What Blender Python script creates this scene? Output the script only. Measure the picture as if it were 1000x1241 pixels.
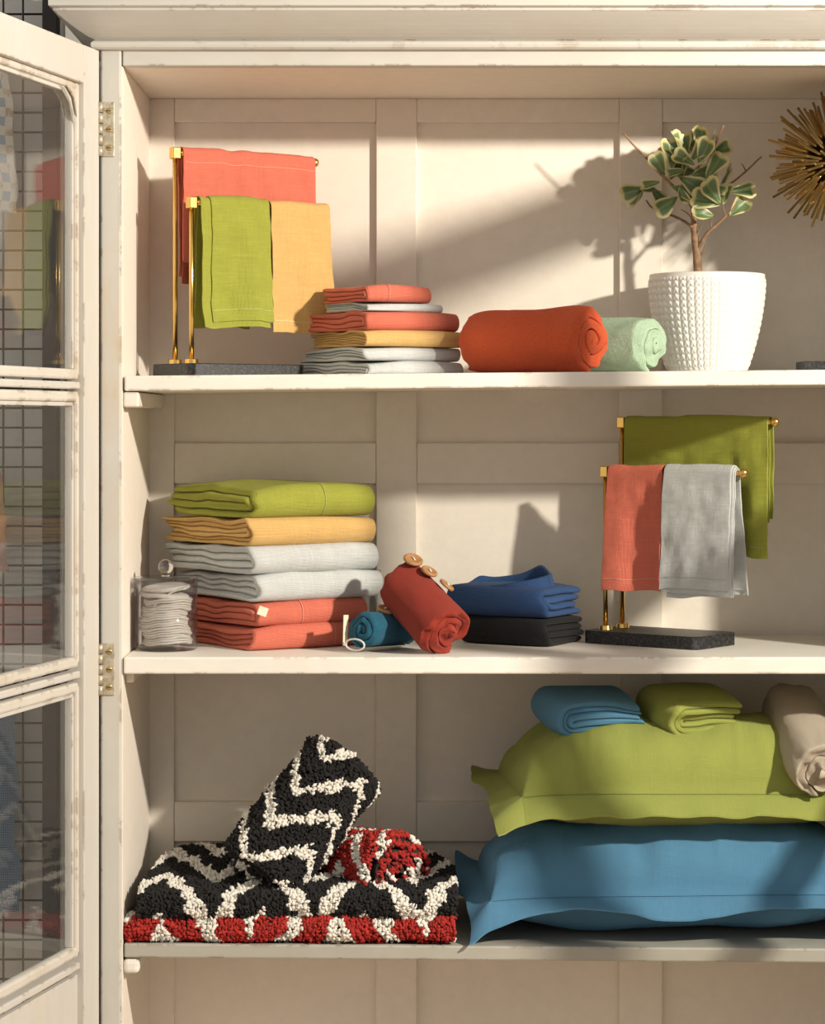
import bpy, bmesh, math, random
import numpy as np
from mathutils import Matrix, Vector

for o in list(bpy.data.objects):
    bpy.data.objects.remove(o, do_unlink=True)
SC = bpy.context.scene
COL = SC.collection
R = math.radians

# ------------------------------------------------------------------ camera, world, light, exposure
CZ, HZ, DIST = 1.35, 510.0, 3.0        # camera height, horizon row, distance to the cabinet front (y = 0)
cam_d = bpy.data.cameras.new('camera')
cam = bpy.data.objects.new('camera', cam_d)
COL.objects.link(cam)
cam.location = (0, -DIST, CZ)
cam.rotation_euler = (R(90), 0, 0)
cam_d.sensor_fit = 'HORIZONTAL'
cam_d.sensor_width = 36.0
cam_d.lens = 108.0
cam_d.shift_y = -(620.5 - HZ) / 1000.0
cam_d.clip_start = 0.05
SC.camera = cam

world = bpy.data.worlds.new('room_light')
SC.world = world
world.use_nodes = True
bg = world.node_tree.nodes['Background']
bg.inputs[0].default_value = (1.0, 0.955, 0.895, 1)
bg.inputs[1].default_value = 0.56

key_d = bpy.data.lights.new('studio_lamp', 'POINT')
key_d.energy = 345.0
key_d.color = (1.0, 0.905, 0.775)
key_d.shadow_soft_size = 0.045
key = bpy.data.objects.new('studio_lamp', key_d)
COL.objects.link(key)
key.location = (1.65, -1.4, 2.05)

SC.view_settings.view_transform = 'Standard'
SC.view_settings.look = 'None'
SC.view_settings.gamma = 1.0
SC.view_settings.use_curve_mapping = False
SC.view_settings.exposure = 0.0

# ------------------------------------------------------------------ helpers
rng = np.random.default_rng(7)
random.seed(7)


def at(px, py, s):
    k = (DIST + s) / DIST / 1000.0
    return Vector(((px - 500) * k, s, CZ + (HZ - py) * k))


def _h(ix, iy, iz, seed):
    n = (ix * 374761393 + iy * 668265263 + iz * 2147483647 + seed * 1274126177) & 0xFFFFFFFF
    n = ((n ^ (n >> 13)) * 1274126177) & 0xFFFFFFFF
    n = ((n ^ (n >> 16)) * 2246822519) & 0xFFFFFFFF
    return ((n ^ (n >> 15)) & 0xFFFF) / 32767.5 - 1.0


def vnoise(p, seed=0):
    """smooth value noise in -1..1, p (...,3)"""
    p = np.asarray(p, float)
    i = np.floor(p).astype(np.int64)
    f = p - i
    f = f * f * f * (f * (f * 6 - 15) + 10)
    r = 0
    for dx in (0, 1):
        wx = f[..., 0] if dx else 1 - f[..., 0]
        for dy in (0, 1):
            wy = f[..., 1] if dy else 1 - f[..., 1]
            for dz in (0, 1):
                wz = f[..., 2] if dz else 1 - f[..., 2]
                r = r + wx * wy * wz * _h(i[..., 0] + dx, i[..., 1] + dy, i[..., 2] + dz, seed)
    return r


def fbm(p, seed=0, o=3):
    r = 0; a = 1.0
    p = np.asarray(p, float)
    for k in range(o):
        r = r + a * vnoise(p * (2 ** k), seed + k * 17)
        a *= 0.5
    return r


class MB:
    def __init__(self):
        self.v = []; self.n = 0; self.f = []; self.uv = []; self.mi = []

    def raw(self, V, F, UV=None, mi=0):
        V = np.asarray(V, float).reshape(-1, 3); F = np.asarray(F, np.int64)
        self.v.append(V)
        self.f.append(F + self.n)
        if UV is None:
            UVv = np.zeros((len(V), 2))
        else:
            UVv = np.asarray(UV, float).reshape(-1, 2)
        self.uv.append(UVv[F.ravel()])
        self.mi.append(np.full(len(F), mi) if np.isscalar(mi) else np.asarray(mi))
        self.n += len(V)

    def grid(self, P, UV=None, cu=False, cv=False, mi=0, flip=False):
        n, m = P.shape[:2]
        I = np.arange(n * m).reshape(n, m)
        if cu: I = np.concatenate([I, I[:1]], 0)
        if cv: I = np.concatenate([I, I[:, :1]], 1)
        F = np.stack([I[:-1, :-1], I[1:, :-1], I[1:, 1:], I[:-1, 1:]], -1).reshape(-1, 4)
        if flip: F = F[:, ::-1]
        self.raw(P, F, UV, mi)

    def tube(self, pts, rad, seg=10, cap=True, mi=0):
        pts = np.asarray(pts, float); K = len(pts)
        rad = np.full(K, rad) if np.isscalar(rad) else np.asarray(rad, float)
        T = np.gradient(pts, axis=0); T /= np.linalg.norm(T, axis=1)[:, None] + 1e-12
        up = np.array([0, 0, 1.0]) if abs(T[0][2]) < .9 else np.array([1.0, 0, 0])
        N = []
        n0 = np.cross(up, T[0]); n0 /= np.linalg.norm(n0)
        for k in range(K):
            n0 = n0 - T[k] * np.dot(n0, T[k]); n0 /= np.linalg.norm(n0) + 1e-12
            N.append(n0.copy())
        N = np.array(N); B = np.cross(T, N)
        a = np.linspace(0, 2 * np.pi, seg, endpoint=False)
        P = pts[:, None] + rad[:, None, None] * (np.cos(a)[None, :, None] * N[:, None] + np.sin(a)[None, :, None] * B[:, None])
        UV = np.stack(np.meshgrid(np.arange(K) * .01, a * .01, indexing='ij'), -1)
        if cap:
            P = np.concatenate([pts[:1, None].repeat(seg, 1), P, pts[-1:, None].repeat(seg, 1)], 0)
            UV = np.concatenate([UV[:1], UV, UV[-1:]], 0)
        self.grid(P, UV, cv=True, mi=mi, flip=True)

    def lathe(self, prof, seg=32, c=(0, 0, 0), mi=0):
        prof = np.asarray(prof, float)
        a = np.linspace(0, 2 * np.pi, seg, endpoint=False)
        P = np.stack([prof[:, 0:1] * np.cos(a), prof[:, 0:1] * np.sin(a), np.repeat(prof[:, 1:2], seg, 1)], -1) + np.asarray(c)
        UV = np.stack(np.meshgrid(prof[:, 1], a * .05, indexing='ij'), -1)
        self.grid(P, UV, cv=True, mi=mi, flip=True)

    def mesh(self, name, mats, smooth=True):
        me = bpy.data.meshes.new(name)
        V = np.concatenate(self.v)
        me.vertices.add(len(V)); me.vertices.foreach_set('co', V.astype(np.float32).ravel())
        loops = np.concatenate([f.ravel() for f in self.f])
        tot = np.concatenate([np.full(len(f), f.shape[1]) for f in self.f])
        st = np.concatenate([[0], np.cumsum(tot)[:-1]])
        me.loops.add(len(loops)); me.loops.foreach_set('vertex_index', loops.astype(np.int32))
        me.polygons.add(len(tot))
        me.polygons.foreach_set('loop_start', st.astype(np.int32))
        me.polygons.foreach_set('material_index', np.concatenate(self.mi).astype(np.int32))
        me.polygons.foreach_set('use_smooth', np.full(len(tot), smooth))
        uv = me.uv_layers.new(name='UVMap')
        uv.data.foreach_set('uv', np.concatenate(self.uv).astype(np.float32).ravel())
        for m in (mats if isinstance(mats, (list, tuple)) else [mats]):
            me.materials.append(m)
        me.update(calc_edges=True); me.validate()
        return me

    def obj(self, name, mats, parent=None, smooth=True):
        return link(name, self.mesh(name, mats, smooth), parent)


def link(name, me, parent=None):
    o = bpy.data.objects.new(name, me)
    COL.objects.link(o)
    if parent: o.parent = parent
    return o


def tag(o, label, cat, group=None, kind=None):
    o['label'] = label; o['category'] = cat
    if group: o['group'] = group
    if kind: o['kind'] = kind
    return o


def thing(name, label, cat, loc=(0, 0, 0), rotz=0, group=None):
    o = bpy.data.objects.new(name, None)
    o.empty_display_size = .03
    COL.objects.link(o)
    o.location = loc; o.rotation_euler = (0, 0, rotz)
    return tag(o, label, cat, group)


def box(name, lo, hi, mat, parent=None, bev=.002, seg=2, tilt=None):
    """bevelled box; tilt(x) -> dz added to every vertex"""
    lo = Vector(lo); hi = Vector(hi)
    bm = bmesh.new()
    bmesh.ops.create_cube(bm, size=1)
    for v in bm.verts:
        v.co = Vector(((lo[k] + hi[k]) / 2 + v.co[k] * (hi[k] - lo[k]) for k in range(3)))
    if bev > 0:
        bmesh.ops.bevel(bm, geom=bm.edges[:], offset=min(bev, min(hi[k] - lo[k] for k in range(3)) * .45), segments=seg, affect='EDGES', profile=.5)
    if tilt:
        for v in bm.verts: v.co.z += tilt(v.co.x)
    me = bpy.data.meshes.new(name)
    bm.to_mesh(me); bm.free()
    for p in me.polygons: p.use_smooth = False
    me.materials.append(mat)
    return link(name, me, parent)


def prism(name, poly, axis_pts, mat, parent=None):
    """polygon ring(s) joined: axis_pts list of functions mapping (o,z)->xyz"""
    mb = MB()
    P = np.array([[f(o, z) for (o, z) in poly] for f in axis_pts])
    mb.grid(P, cv=True)
    n = len(poly)
    for k, fl in ((0, False), (len(axis_pts) - 1, True)):
        c = P[k].mean(0)
        V = np.concatenate([P[k], [c]])
        F = [[i, (i + 1) % n, n] for i in range(n)]
        mb.raw(V, F)
    o = mb.obj(name, mat, parent, smooth=False)
    bm = bmesh.new(); bm.from_mesh(o.data); bmesh.ops.remove_doubles(bm, verts=bm.verts, dist=1e-6)
    bmesh.ops.recalc_face_normals(bm, faces=bm.faces); bm.to_mesh(o.data); bm.free()
    return o


# ------------------------------------------------------------------ materials
class NT:
    def __init__(self, name):
        self.m = bpy.data.materials.new(name); self.m.use_nodes = True
        self.t = self.m.node_tree
        self.p = self.t.nodes['Principled BSDF']
        self.out = self.t.nodes['Material Output']

    def n(self, typ, **kw):
        nd = self.t.nodes.new(typ)
        for k, v in kw.items():
            if k in nd.inputs: nd.inputs[k].default_value = v
            else: setattr(nd, k, v)
        return nd

    def l(self, a, b): self.t.links.new(a, b)

    def math(self, op, a, b=None):
        nd = self.n('ShaderNodeMath'); nd.operation = op
        for i, v in enumerate((a, b)):
            if v is None: continue
            if isinstance(v, (int, float)): nd.inputs[i].default_value = v
            else: self.l(v, nd.inputs[i])
        return nd.outputs[0]

    def mix(self, f, a, b):
        nd = self.n('ShaderNodeMix'); nd.data_type = 'RGBA'
        for i, v in ((0, f), (6, a), (7, b)):
            if isinstance(v, (int, float)): nd.inputs[i].default_value = v
            elif isinstance(v, tuple): nd.inputs[i].default_value = (*v, 1) if len(v) == 3 else v
            else: self.l(v, nd.inputs[i])
        return nd.outputs[2]

    def noise(self, vec, scale, detail=3, rough=.5):
        nd = self.n('ShaderNodeTexNoise'); nd.inputs['Scale'].default_value = scale
        nd.inputs['Detail'].default_value = detail; nd.inputs['Roughness'].default_value = rough
        if vec is not None: self.l(vec, nd.inputs['Vector'])
        return nd.outputs['Fac']

    def ramp(self, f, a, b):
        nd = self.n('ShaderNodeMapRange'); nd.inputs[1].default_value = a; nd.inputs[2].default_value = b
        self.l(f, nd.inputs[0]); return nd.outputs[0]

    def mapping(self, vec, sc):
        nd = self.n('ShaderNodeMapping'); nd.inputs['Scale'].default_value = sc
        self.l(vec, nd.inputs[0]); return nd.outputs[0]

    def bump(self, h, strength, dist):
        nd = self.n('ShaderNodeBump'); nd.inputs['Strength'].default_value = strength; nd.inputs['Distance'].default_value = dist
        self.l(h, nd.inputs['Height']); self.l(nd.outputs[0], self.p.inputs['Normal'])


def paint(name, col, wear=.3, stain=(.50, .33, .14), rough=.55, axis=(1, 1, 1)):
    t = NT(name)
    geo = t.n('ShaderNodeNewGeometry')
    pos = geo.outputs['Position']
    st = t.mapping(pos, axis)
    n1 = t.noise(st, 55, 5, .65)
    n2 = t.noise(pos, 7, 4, .6)
    n3 = t.noise(pos, 24, 6, .7)
    c = t.mix(t.ramp(n1, .3, .8), tuple(x * .94 for x in col), tuple(min(1, x * 1.03) for x in col))
    sf = t.math('MULTIPLY', t.ramp(n2, .50, .72), t.ramp(n1, .35, .7))
    c = t.mix(t.math('MULTIPLY', sf, wear), c, stain)
    # chipped paint on sharp edges
    ao = t.n('ShaderNodeBevel'); ao.samples = 4; ao.inputs['Radius'].default_value = .004
    dt = t.n('ShaderNodeVectorMath'); dt.operation = 'DOT_PRODUCT'
    t.l(ao.outputs[0], dt.inputs[0]); t.l(geo.outputs['Normal'], dt.inputs[1])
    edge = t.ramp(dt.outputs['Value'], .99, .93)
    chip = t.math('MULTIPLY', edge, t.ramp(n3, .53, .58))
    chip = t.math('MULTIPLY', chip, min(1, wear * 1.6))
    c = t.mix(chip, c, (.16, .09, .045))
    t.l(c, t.p.inputs['Base Color'])
    t.p.inputs['Roughness'].default_value = rough
    t.bump(t.math('ADD', t.math('MULTIPLY', n1, .6), t.math('MULTIPLY', n3, .4)), .35, .0012)
    return t.m


def fabric(name, col, weave=430., contrast=.30, slub=.20, rough=.92, bump=.7, thread=None):
    t = NT(name)
    uv = t.n('ShaderNodeUVMap').outputs[0]
    sp = t.n('ShaderNodeSeparateXYZ'); t.l(uv, sp.inputs[0])
    u, v = sp.outputs[0], sp.outputs[1]
    tw = t.math('SINE', t.math('MULTIPLY', t.math('ADD', u, v), weave * 2 * math.pi))
    tv = t.math('SINE', t.math('MULTIPLY', t.math('SUBTRACT', v, u), weave * 2 * math.pi))
    w = t.math('MULTIPLY', tw, tv)
    su = t.noise(t.mapping(uv, (900, 28, 1)), 1, 2)
    sv = t.noise(t.mapping(uv, (28, 900, 1)), 1, 2)
    sl = t.math('ADD', su, sv)
    big = t.noise(t.mapping(uv, (30, 30, 1)), 1, 3)
    dark = tuple(x * (1 - contrast) for x in col)
    lite = tuple(min(1, x * (1 + contrast * .8)) for x in col)
    c = t.mix(t.ramp(w, -1, 1), dark, lite)
    c = t.mix(t.math('MULTIPLY', t.ramp(sl, .95, 1.35), slub * 2), c, thread or tuple(min(1, x * 1.3 + .006) for x in col))
    c = t.mix(t.math('MULTIPLY', t.ramp(big, .35, .7), .14), c, tuple(x * .8 for x in col))
    t.l(c, t.p.inputs['Base Color'])
    t.p.inputs['Roughness'].default_value = rough
    t.p.inputs['Sheen Weight'].default_value = .03
    t.p.inputs['Sheen Roughness'].default_value = .5
    h = t.math('ADD', t.math('MULTIPLY', w, .5), t.math('MULTIPLY', sl, 1.2))
    t.bump(h, bump, .0009)
    return t.m


def terry(name, col, scale=900, contrast=.25):
    t = NT(name)
    geo = t.n('ShaderNodeTexCoord').outputs['Object']
    n1 = t.noise(geo, scale, 2, .6); n2 = t.noise(geo, scale * .2, 3, .6)
    c = t.mix(t.ramp(n1, .3, .7), tuple(x * (1 - contrast) for x in col), tuple(min(1, x * (1 + contrast * .6)) for x in col))
    c = t.mix(t.math('MULTIPLY', t.ramp(n2, .4, .7), .15), c, tuple(x * .75 for x in col))
    t.l(c, t.p.inputs['Base Color']); t.p.inputs['Roughness'].default_value = 1
    t.p.inputs['Sheen Weight'].default_value = .05
    t.bump(t.math('ADD', n1, n2), .8, .0016)
    return t.m


def plain(name, col, rough=.5, metal=0., var=.06, scale=60, bump=.1):
    t = NT(name)
    g = t.n('ShaderNodeTexCoord').outputs['Object']
    n1 = t.noise(g, scale, 4)
    c = t.mix(t.ramp(n1, .3, .7), tuple(x * (1 - var) for x in col), tuple(min(1, x * (1 + var)) for x in col))
    t.l(c, t.p.inputs['Base Color']); t.p.inputs['Roughness'].default_value = rough; t.p.inputs['Metallic'].default_value = metal
    if bump: t.bump(n1, bump, .001)
    return t.m


def glass_mat(name, tint, ior=1.5, rough=.0, film=0.0):
    t = NT(name)
    t.t.nodes.remove(t.p)
    tr = t.n('ShaderNodeBsdfTransparent'); tr.inputs[0].default_value = (*tint, 1)
    gl = t.n('ShaderNodeBsdfGlossy'); gl.inputs['Roughness'].default_value = rough
    f0 = ((ior - 1) / (ior + 1)) ** 2
    lw = t.n('ShaderNodeLayerWeight'); lw.inputs[0].default_value = .5
    fac = t.math('ADD', t.math('MULTIPLY', t.math('POWER', lw.outputs['Facing'], 5.0), 1 - f0), f0)
    g = t.n('ShaderNodeTexCoord').outputs['Object']
    nz = t.noise(g, 9, 2)
    bp = t.n('ShaderNodeBump'); bp.inputs['Strength'].default_value = .03; bp.inputs['Distance'].default_value = .004
    t.l(nz, bp.inputs['Height']); t.l(bp.outputs[0], gl.inputs['Normal'])
    mx = t.n('ShaderNodeMixShader')
    t.l(fac, mx.inputs[0]); t.l(tr.outputs[0], mx.inputs[1]); t.l(gl.outputs[0], mx.inputs[2])
    last = mx
    if film > 0:
        df = t.n('ShaderNodeBsdfDiffuse'); df.inputs[0].default_value = (.8, .8, .78, 1)
        m2 = t.n('ShaderNodeMixShader'); m2.inputs[0].default_value = film
        t.l(mx.outputs[0], m2.inputs[1]); t.l(df.outputs[0], m2.inputs[2]); last = m2
    t.l(last.outputs[0], t.out.inputs[0])
    return t.m


def granite(name):
    t = NT(name)
    g = t.n('ShaderNodeTexCoord').outputs['Object']
    v = t.n('ShaderNodeTexVoronoi'); v.inputs['Scale'].default_value = 700; t.l(g, v.inputs[0])
    n1 = t.noise(g, 260, 4, .7)
    c = t.mix(t.ramp(n1, .45, .75), (.007, .007, .008), (.06, .06, .064))
    c = t.mix(t.math('MULTIPLY', t.ramp(v.outputs['Distance'], .22, .1), t.ramp(n1, .52, .62)), c, (.42, .42, .42))
    t.l(c, t.p.inputs['Base Color']); t.p.inputs['Roughness'].default_value = .38
    return t.m


def leaf_mat(name):
    t = NT(name)
    uv = t.n('ShaderNodeUVMap').outputs[0]
    sp = t.n('ShaderNodeSeparateXYZ'); t.l(uv, sp.inputs[0])
    n1 = t.noise(t.n('ShaderNodeTexCoord').outputs['Object'], 130, 3)
    e = t.math('ADD', sp.outputs[0], t.math('MULTIPLY', t.math('SUBTRACT', n1, .5), .55))
    g = t.mix(t.ramp(n1, .35, .65), (.055, .12, .05), (.17, .25, .10))
    c = t.mix(t.ramp(e, .69, .78), g, (.62, .56, .27))
    mid = t.ramp(sp.outputs[1], .05, .02)
    c = t.mix(t.math('MULTIPLY', mid, .3), c, (.35, .42, .16))
    t.l(c, t.p.inputs['Base Color']); t.p.inputs['Roughness'].default_value = .42
    t.p.inputs['Subsurface Weight'].default_value = 0
    return t.m


def plaid(name):
    t = NT(name)
    uv = t.n('ShaderNodeUVMap').outputs[0]
    sp = t.n('ShaderNodeSeparateXYZ'); t.l(uv, sp.inputs[0])
    def sq(x, f, th): return t.math('GREATER_THAN', t.math('FRACT', t.math('MULTIPLY', x, f)), th)
    a, b = sq(sp.outputs[0], 42, .5), sq(sp.outputs[1], 42, .5)
    c = t.mix(t.math('MULTIPLY', a, b), (.72, .70, .62), (.26, .38, .52))
    c2 = t.math('MULTIPLY', t.math('SUBTRACT', 1, a), t.math('SUBTRACT', 1, b))
    c = t.mix(t.math('MULTIPLY', c2, t.ramp(t.noise(uv, 60, 2), .45, .6)), c, (.45, .34, .22))
    t.l(c, t.p.inputs['Base Color']); t.p.inputs['Roughness'].default_value = .9
    return t.m


def tile_wall(name, k=1.):
    t = NT(name)
    pos = t.n('ShaderNodeNewGeometry').outputs['Position']
    n1 = t.noise(pos, 14, 4)
    c = t.mix(t.ramp(n1, .3, .7), (.74 * k, .73 * k, .69 * k), (.82 * k, .81 * k, .77 * k))
    t.l(c, t.p.inputs['Base Color']); t.p.inputs['Roughness'].default_value = .7
    return t.m


def wood(name, a, b, scale=20):
    t = NT(name)
    g = t.n('ShaderNodeTexCoord').outputs['Object']
    n1 = t.noise(t.mapping(g, (1, 9, 9)), scale, 5, .6)
    c = t.mix(t.ramp(n1, .3, .7), a, b)
    t.l(c, t.p.inputs['Base Color']); t.p.inputs['Roughness'].default_value = .55
    t.bump(n1, .2, .0006)
    return t.m


WHITE = (.74, .695, .60)
PAINT_IN = paint('interior_cream_paint', (.80, .735, .645), .10, (.55, .44, .30), .6)
PAINT_SH = paint('shelf_white_paint', (.80, .765, .69), .42, (.55, .42, .24), .5, (.3, 1, 1))
PAINT_FR = paint('frame_worn_paint', (.54, .525, .48), .75, (.50, .36, .17), .55, (1, 1, .25))
PAINT_CO = paint('cornice_worn_paint', (.555, .535, .49), .5, (.48, .40, .30), .55, (.2, 1, 1))
PAINT_DR = paint('door_worn_paint', (.555, .535, .49), .5, (.56, .46, .30), .5, (1, 1, .25))
PAINT_S3 = paint('shaded_shelf_paint', (.40, .385, .33), .6, (.22, .18, .12), .55, (.3, 1, 1))  # third shelf: lack of lamp light put into a darker grey base colour
PAINT_BD = paint('bead_worn_paint', (.58, .545, .48), .85, (.36, .25, .13), .6, (1, 1, .3))
GLASS = glass_mat('door_glass', (.95, .96, .955), 1.52, 0, .016)
JARGLASS = glass_mat('jar_acrylic', (.90, .905, .925), 1.5)
t_ = NT('solid_acrylic'); t_.p.inputs['Transmission Weight'].default_value = 1; t_.p.inputs['Roughness'].default_value = 0; t_.p.inputs['IOR'].default_value = 1.49
BALLGLASS = t_.m
BRASS = plain('polished_brass', (.80, .53, .17), .22, 1., .05, 30, 0)
BRASSD = plain('aged_brass', (.52, .34, .12), .34, 1., .2, 60, 0)
GRANITE = granite('black_granite')
CORAL = fabric('coral_linen', (.68, .17, .108))
CORALD = fabric('coral_linen_folded', (.64, .158, .098))
LIME = fabric('lime_linen', (.335, .355, .045))
OLIVE = fabric('olive_twill', (.355, .395, .085), 640, .13, .03)
MUSTARD = fabric('mustard_linen', (.68, .43, .15))
GREY = fabric('pale_grey_linen', (.57, .595, .585))
BLUEP = fabric('blue_twill', (.10, .28, .46), 640, .13, .03)
TEAL = fabric('teal_linen', (.006, .095, .16))
RUST = fabric('rust_linen', (.26, .023, .010), 420, .2, .2)
NAVY = fabric('blue_knit', (.022, .068, .19), 330, .25, .03)
BLACKK = fabric('black_knit', (.0045, .0045, .005), 330, .25, .02)
LINEN = fabric('natural_linen', (.48, .41, .32), 480, .12, .06)
ORANGE = terry('orange_terry', (.64, .098, .028))
MINT = terry('mint_terry', (.42, .57, .40))
COTTON = plain('cotton', (.74, .69, .60), 1, 0, .05, 200, .4)
THREAD = plain('pale_thread', (.72, .55, .42), .9, 0, .08, 300, 0)
STRING = plain('white_string', (.80, .78, .72), .8, 0, .05, 300, 0)
POT = plain('white_ceramic_pot', (.80, .785, .74), .45, 0, .02, 40, 0)
SOIL = plain('potting_soil', (.05, .032, .02), 1, 0, .5, 150, 1)
BARK = plain('bark', (.27, .16, .09), .85, 0, .35, 160, .6)
LEAF = leaf_mat('variegated_leaf')
WIRE = plain('dark_wire', (.035, .033, .03), .5, .3, .1, 60, 0)
POSTM = paint('grey_post_paint', (.24, .235, .215), .3, (.10, .09, .07), .7)
DARKP = plain('dark_post', (.022, .018, .016), .6, 0, .3, 40, 0)
STEEL = plain('old_steel', (.50, .45, .34), .45, .55, .3, 220, .4)
SCREW = plain('brass_screw', (.52, .38, .18), .4, .8, .2, 200, 0)
BUTTON = wood('button_wood', (.28, .13, .05), (.46, .25, .10), 90)
BLK = plain('black_pile', (.010, .009, .009), 1, 0, .4, 90, 0)
WHT = plain('white_pile', (.70, .67, .60), 1, 0, .08, 90, 0)
RED = plain('red_pile', (.34, .020, .014), 1, 0, .3, 90, 0)
BACKING = plain('mat_backing', (.018, .016, .015), 1, 0, .3, 90, 0)
PLAID = plaid('plaid_cloth')
DENIM = fabric('denim_blue', (.16, .24, .36), 160, .6, .2)
PINKF = terry('pink_pile', (.55, .28, .22))
WALLM = tile_wall('grey_wall')
WALLB = tile_wall('room_wall', .55)
FLOORM = wood('floor_boards', (.28, .17, .09), (.38, .25, .14), 6)
CARD = plain('cream_card', (.72, .64, .48), .8, 0, .05, 60, 0)

# ------------------------------------------------------------------ room
fl = box('floor', (-4, -5, -.05), (4, .44, 0), FLOORM, None, 0)
fl['kind'] = 'structure'
wl = box('wall_back', (-4, .44, 0), (4, .50, 3.0), WALLB, None, 0)
wl['kind'] = 'structure'

# ------------------------------------------------------------------ cabinet
XL, XR, DEP = -.353, .634, .307
Zr = lambda v: CZ + v
cab = tag(thing('cabinet', 'x', 'cabinet', (0, 0, 0)), 'large worn cream painted wooden cabinet with open shelves and glazed door', 'cabinet')
ZTOP = Zr(.50)
Z_S1 = lambda x: Zr(.0545) + .0088 * (x + .35)
Z_S2 = lambda x: Zr(-.2865)
Z_S3 = lambda x: Zr(-.634) - .0075 * (x + .35)

box('side_panel', (XL - .0255, 0, 0), (XL, DEP + .03, ZTOP), PAINT_FR, cab, .0025)
box('side_panel', (XR, 0, 0), (XR + .0255, DEP + .03, ZTOP), PAINT_FR, cab, .0025)
# interior linings carry the smoother cream paint
box('side_lining', (XL - .001, .004, Zr(-1.0)), (XL + .0015, DEP, Zr(.43)), PAINT_IN, cab, .0005)
box('side_lining', (XR - .0015, .004, Zr(-1.0)), (XR + .001, DEP, Zr(.43)), PAINT_IN, cab, .0005)
box('header_rail', (XL + .0012, .0015, Zr(.4305)), (XR - .0012, .021, Zr(.452)), PAINT_CO, cab, .0018)
box('top_board', (XL, .021, Zr(.4305)), (XR, DEP + .03, Zr(.452)), PAINT_IN, cab, .001)
box('plinth', (XL, .004, 0), (XR, .024, Zr(-1.02)), PAINT_FR, cab, .002)
box('bottom_board', (XL, .0, Zr(-1.02)), (XR, DEP, Zr(-1.0)), PAINT_IN, cab, .002)
# back: stiles, rails and recessed panels
bx = lambda px: (px - 500) / 907.2
bz = lambda py: Zr((HZ - py) / 907.2)
ZB = Zr(-1.0)
stiles = [(XL, bx(211)), (bx(456), bx(505)), (bx(751), bx(803)), (bx(1044), XR)]
for a, b in stiles:
    box('back_stile', (a, DEP, ZB), (b, DEP + .016, Zr(.4305)), PAINT_IN, cab, .0012)
rails = [(bz(148), Zr(.4305)), (bz(586), bz(537)), (bz(1020), bz(972)), (ZB, ZB + .05)]
for i in range(3):
    x0, x1 = stiles[i][1], stiles[i + 1][0]
    for zi, (z0, z1) in enumerate(rails):
        box('back_rail', (x0 + .0003, DEP + .0004, z0), (x1 - .0003, DEP + .016, z1), PAINT_IN, cab, .0012)
    for k in range(3):
        box('back_panel', (x0 - .004, DEP + .010, rails[k + 1][1] - .004), (x1 + .004, DEP + .018, rails[k][0] + .004), PAINT_IN, cab, 0)
# shelves and cleats
box('shelf', (XL + .0035, .001, Zr(.0545) - .0185), (XR - .003, DEP - .001, Zr(.0545)), PAINT_SH, cab, .0022, 2, lambda x: .0088 * (x + .35))
box('shelf', (XL + .0025, .001, Zr(-.2865) - .0205), (XR - .003, DEP - .001, Zr(-.2865)), PAINT_SH, cab, .0022)
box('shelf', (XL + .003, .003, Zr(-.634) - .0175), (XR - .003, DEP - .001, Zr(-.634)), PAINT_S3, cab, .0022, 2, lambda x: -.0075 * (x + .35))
for s, dx in ((1, XL + .0016), (-1, XR - .0016)):
    for zt, h in ((Zr(.0545) - .0195, .0185), (Zr(-.634) - .019, .0185)):
        z1 = zt + (.0088 * .985 if s < 0 and zt > CZ else (-.0075 * .985 if s < 0 else 0))
        lo = (min(dx, dx + s * .0195), .004, z1 - h); hi = (max(dx, dx + s * .0195), DEP - .001, z1)
        box('shelf_cleat', lo, hi, PAINT_SH, cab, .003 if zt > CZ else .0055, 3)
box('shelf_cleat', (XL + .0016, .03, Zr(-.2865) - .034), (XL + .012, DEP - .001, Zr(-.2865) - .021), PAINT_SH, cab, .002)

# cornice mouldings with mitred returns
def cornice(name, poly, mat):
    f = [lambda o, z: (XL - .0255 - o, DEP + .03, Zr(z)), lambda o, z: (XL - .0255 - o, -o, Zr(z)),
         lambda o, z: (XR + .0255 + o, -o, Zr(z)), lambda o, z: (XR + .0255 + o, DEP + .03, Zr(z))]
    return prism(name, poly, f, mat, cab)
a = np.linspace(-math.pi / 2, math.pi / 2, 7)
cornice('cornice_bead', [(-.004, .4485)] + [(.004 + .0065 * math.cos(t), .4545 + .0058 * math.sin(t)) for t in a] + [(-.004, .4605)], PAINT_CO)
cove = [(.006, .4606)] + [(.006 + .044 * t, .461 + .0285 * (t ** 1.25)) for t in np.linspace(0, 1, 8)]
cornice('cornice_cove', [(-.004, .4606)] + cove + [(.050, .4925), (-.004, .4925)], PAINT_CO)
cornice('cornice_fascia', [(-.004, .4928), (.052, .4928), (.055, .4945), (.055, .545), (.05, .549), (-.004, .549)], PAINT_CO)

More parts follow.
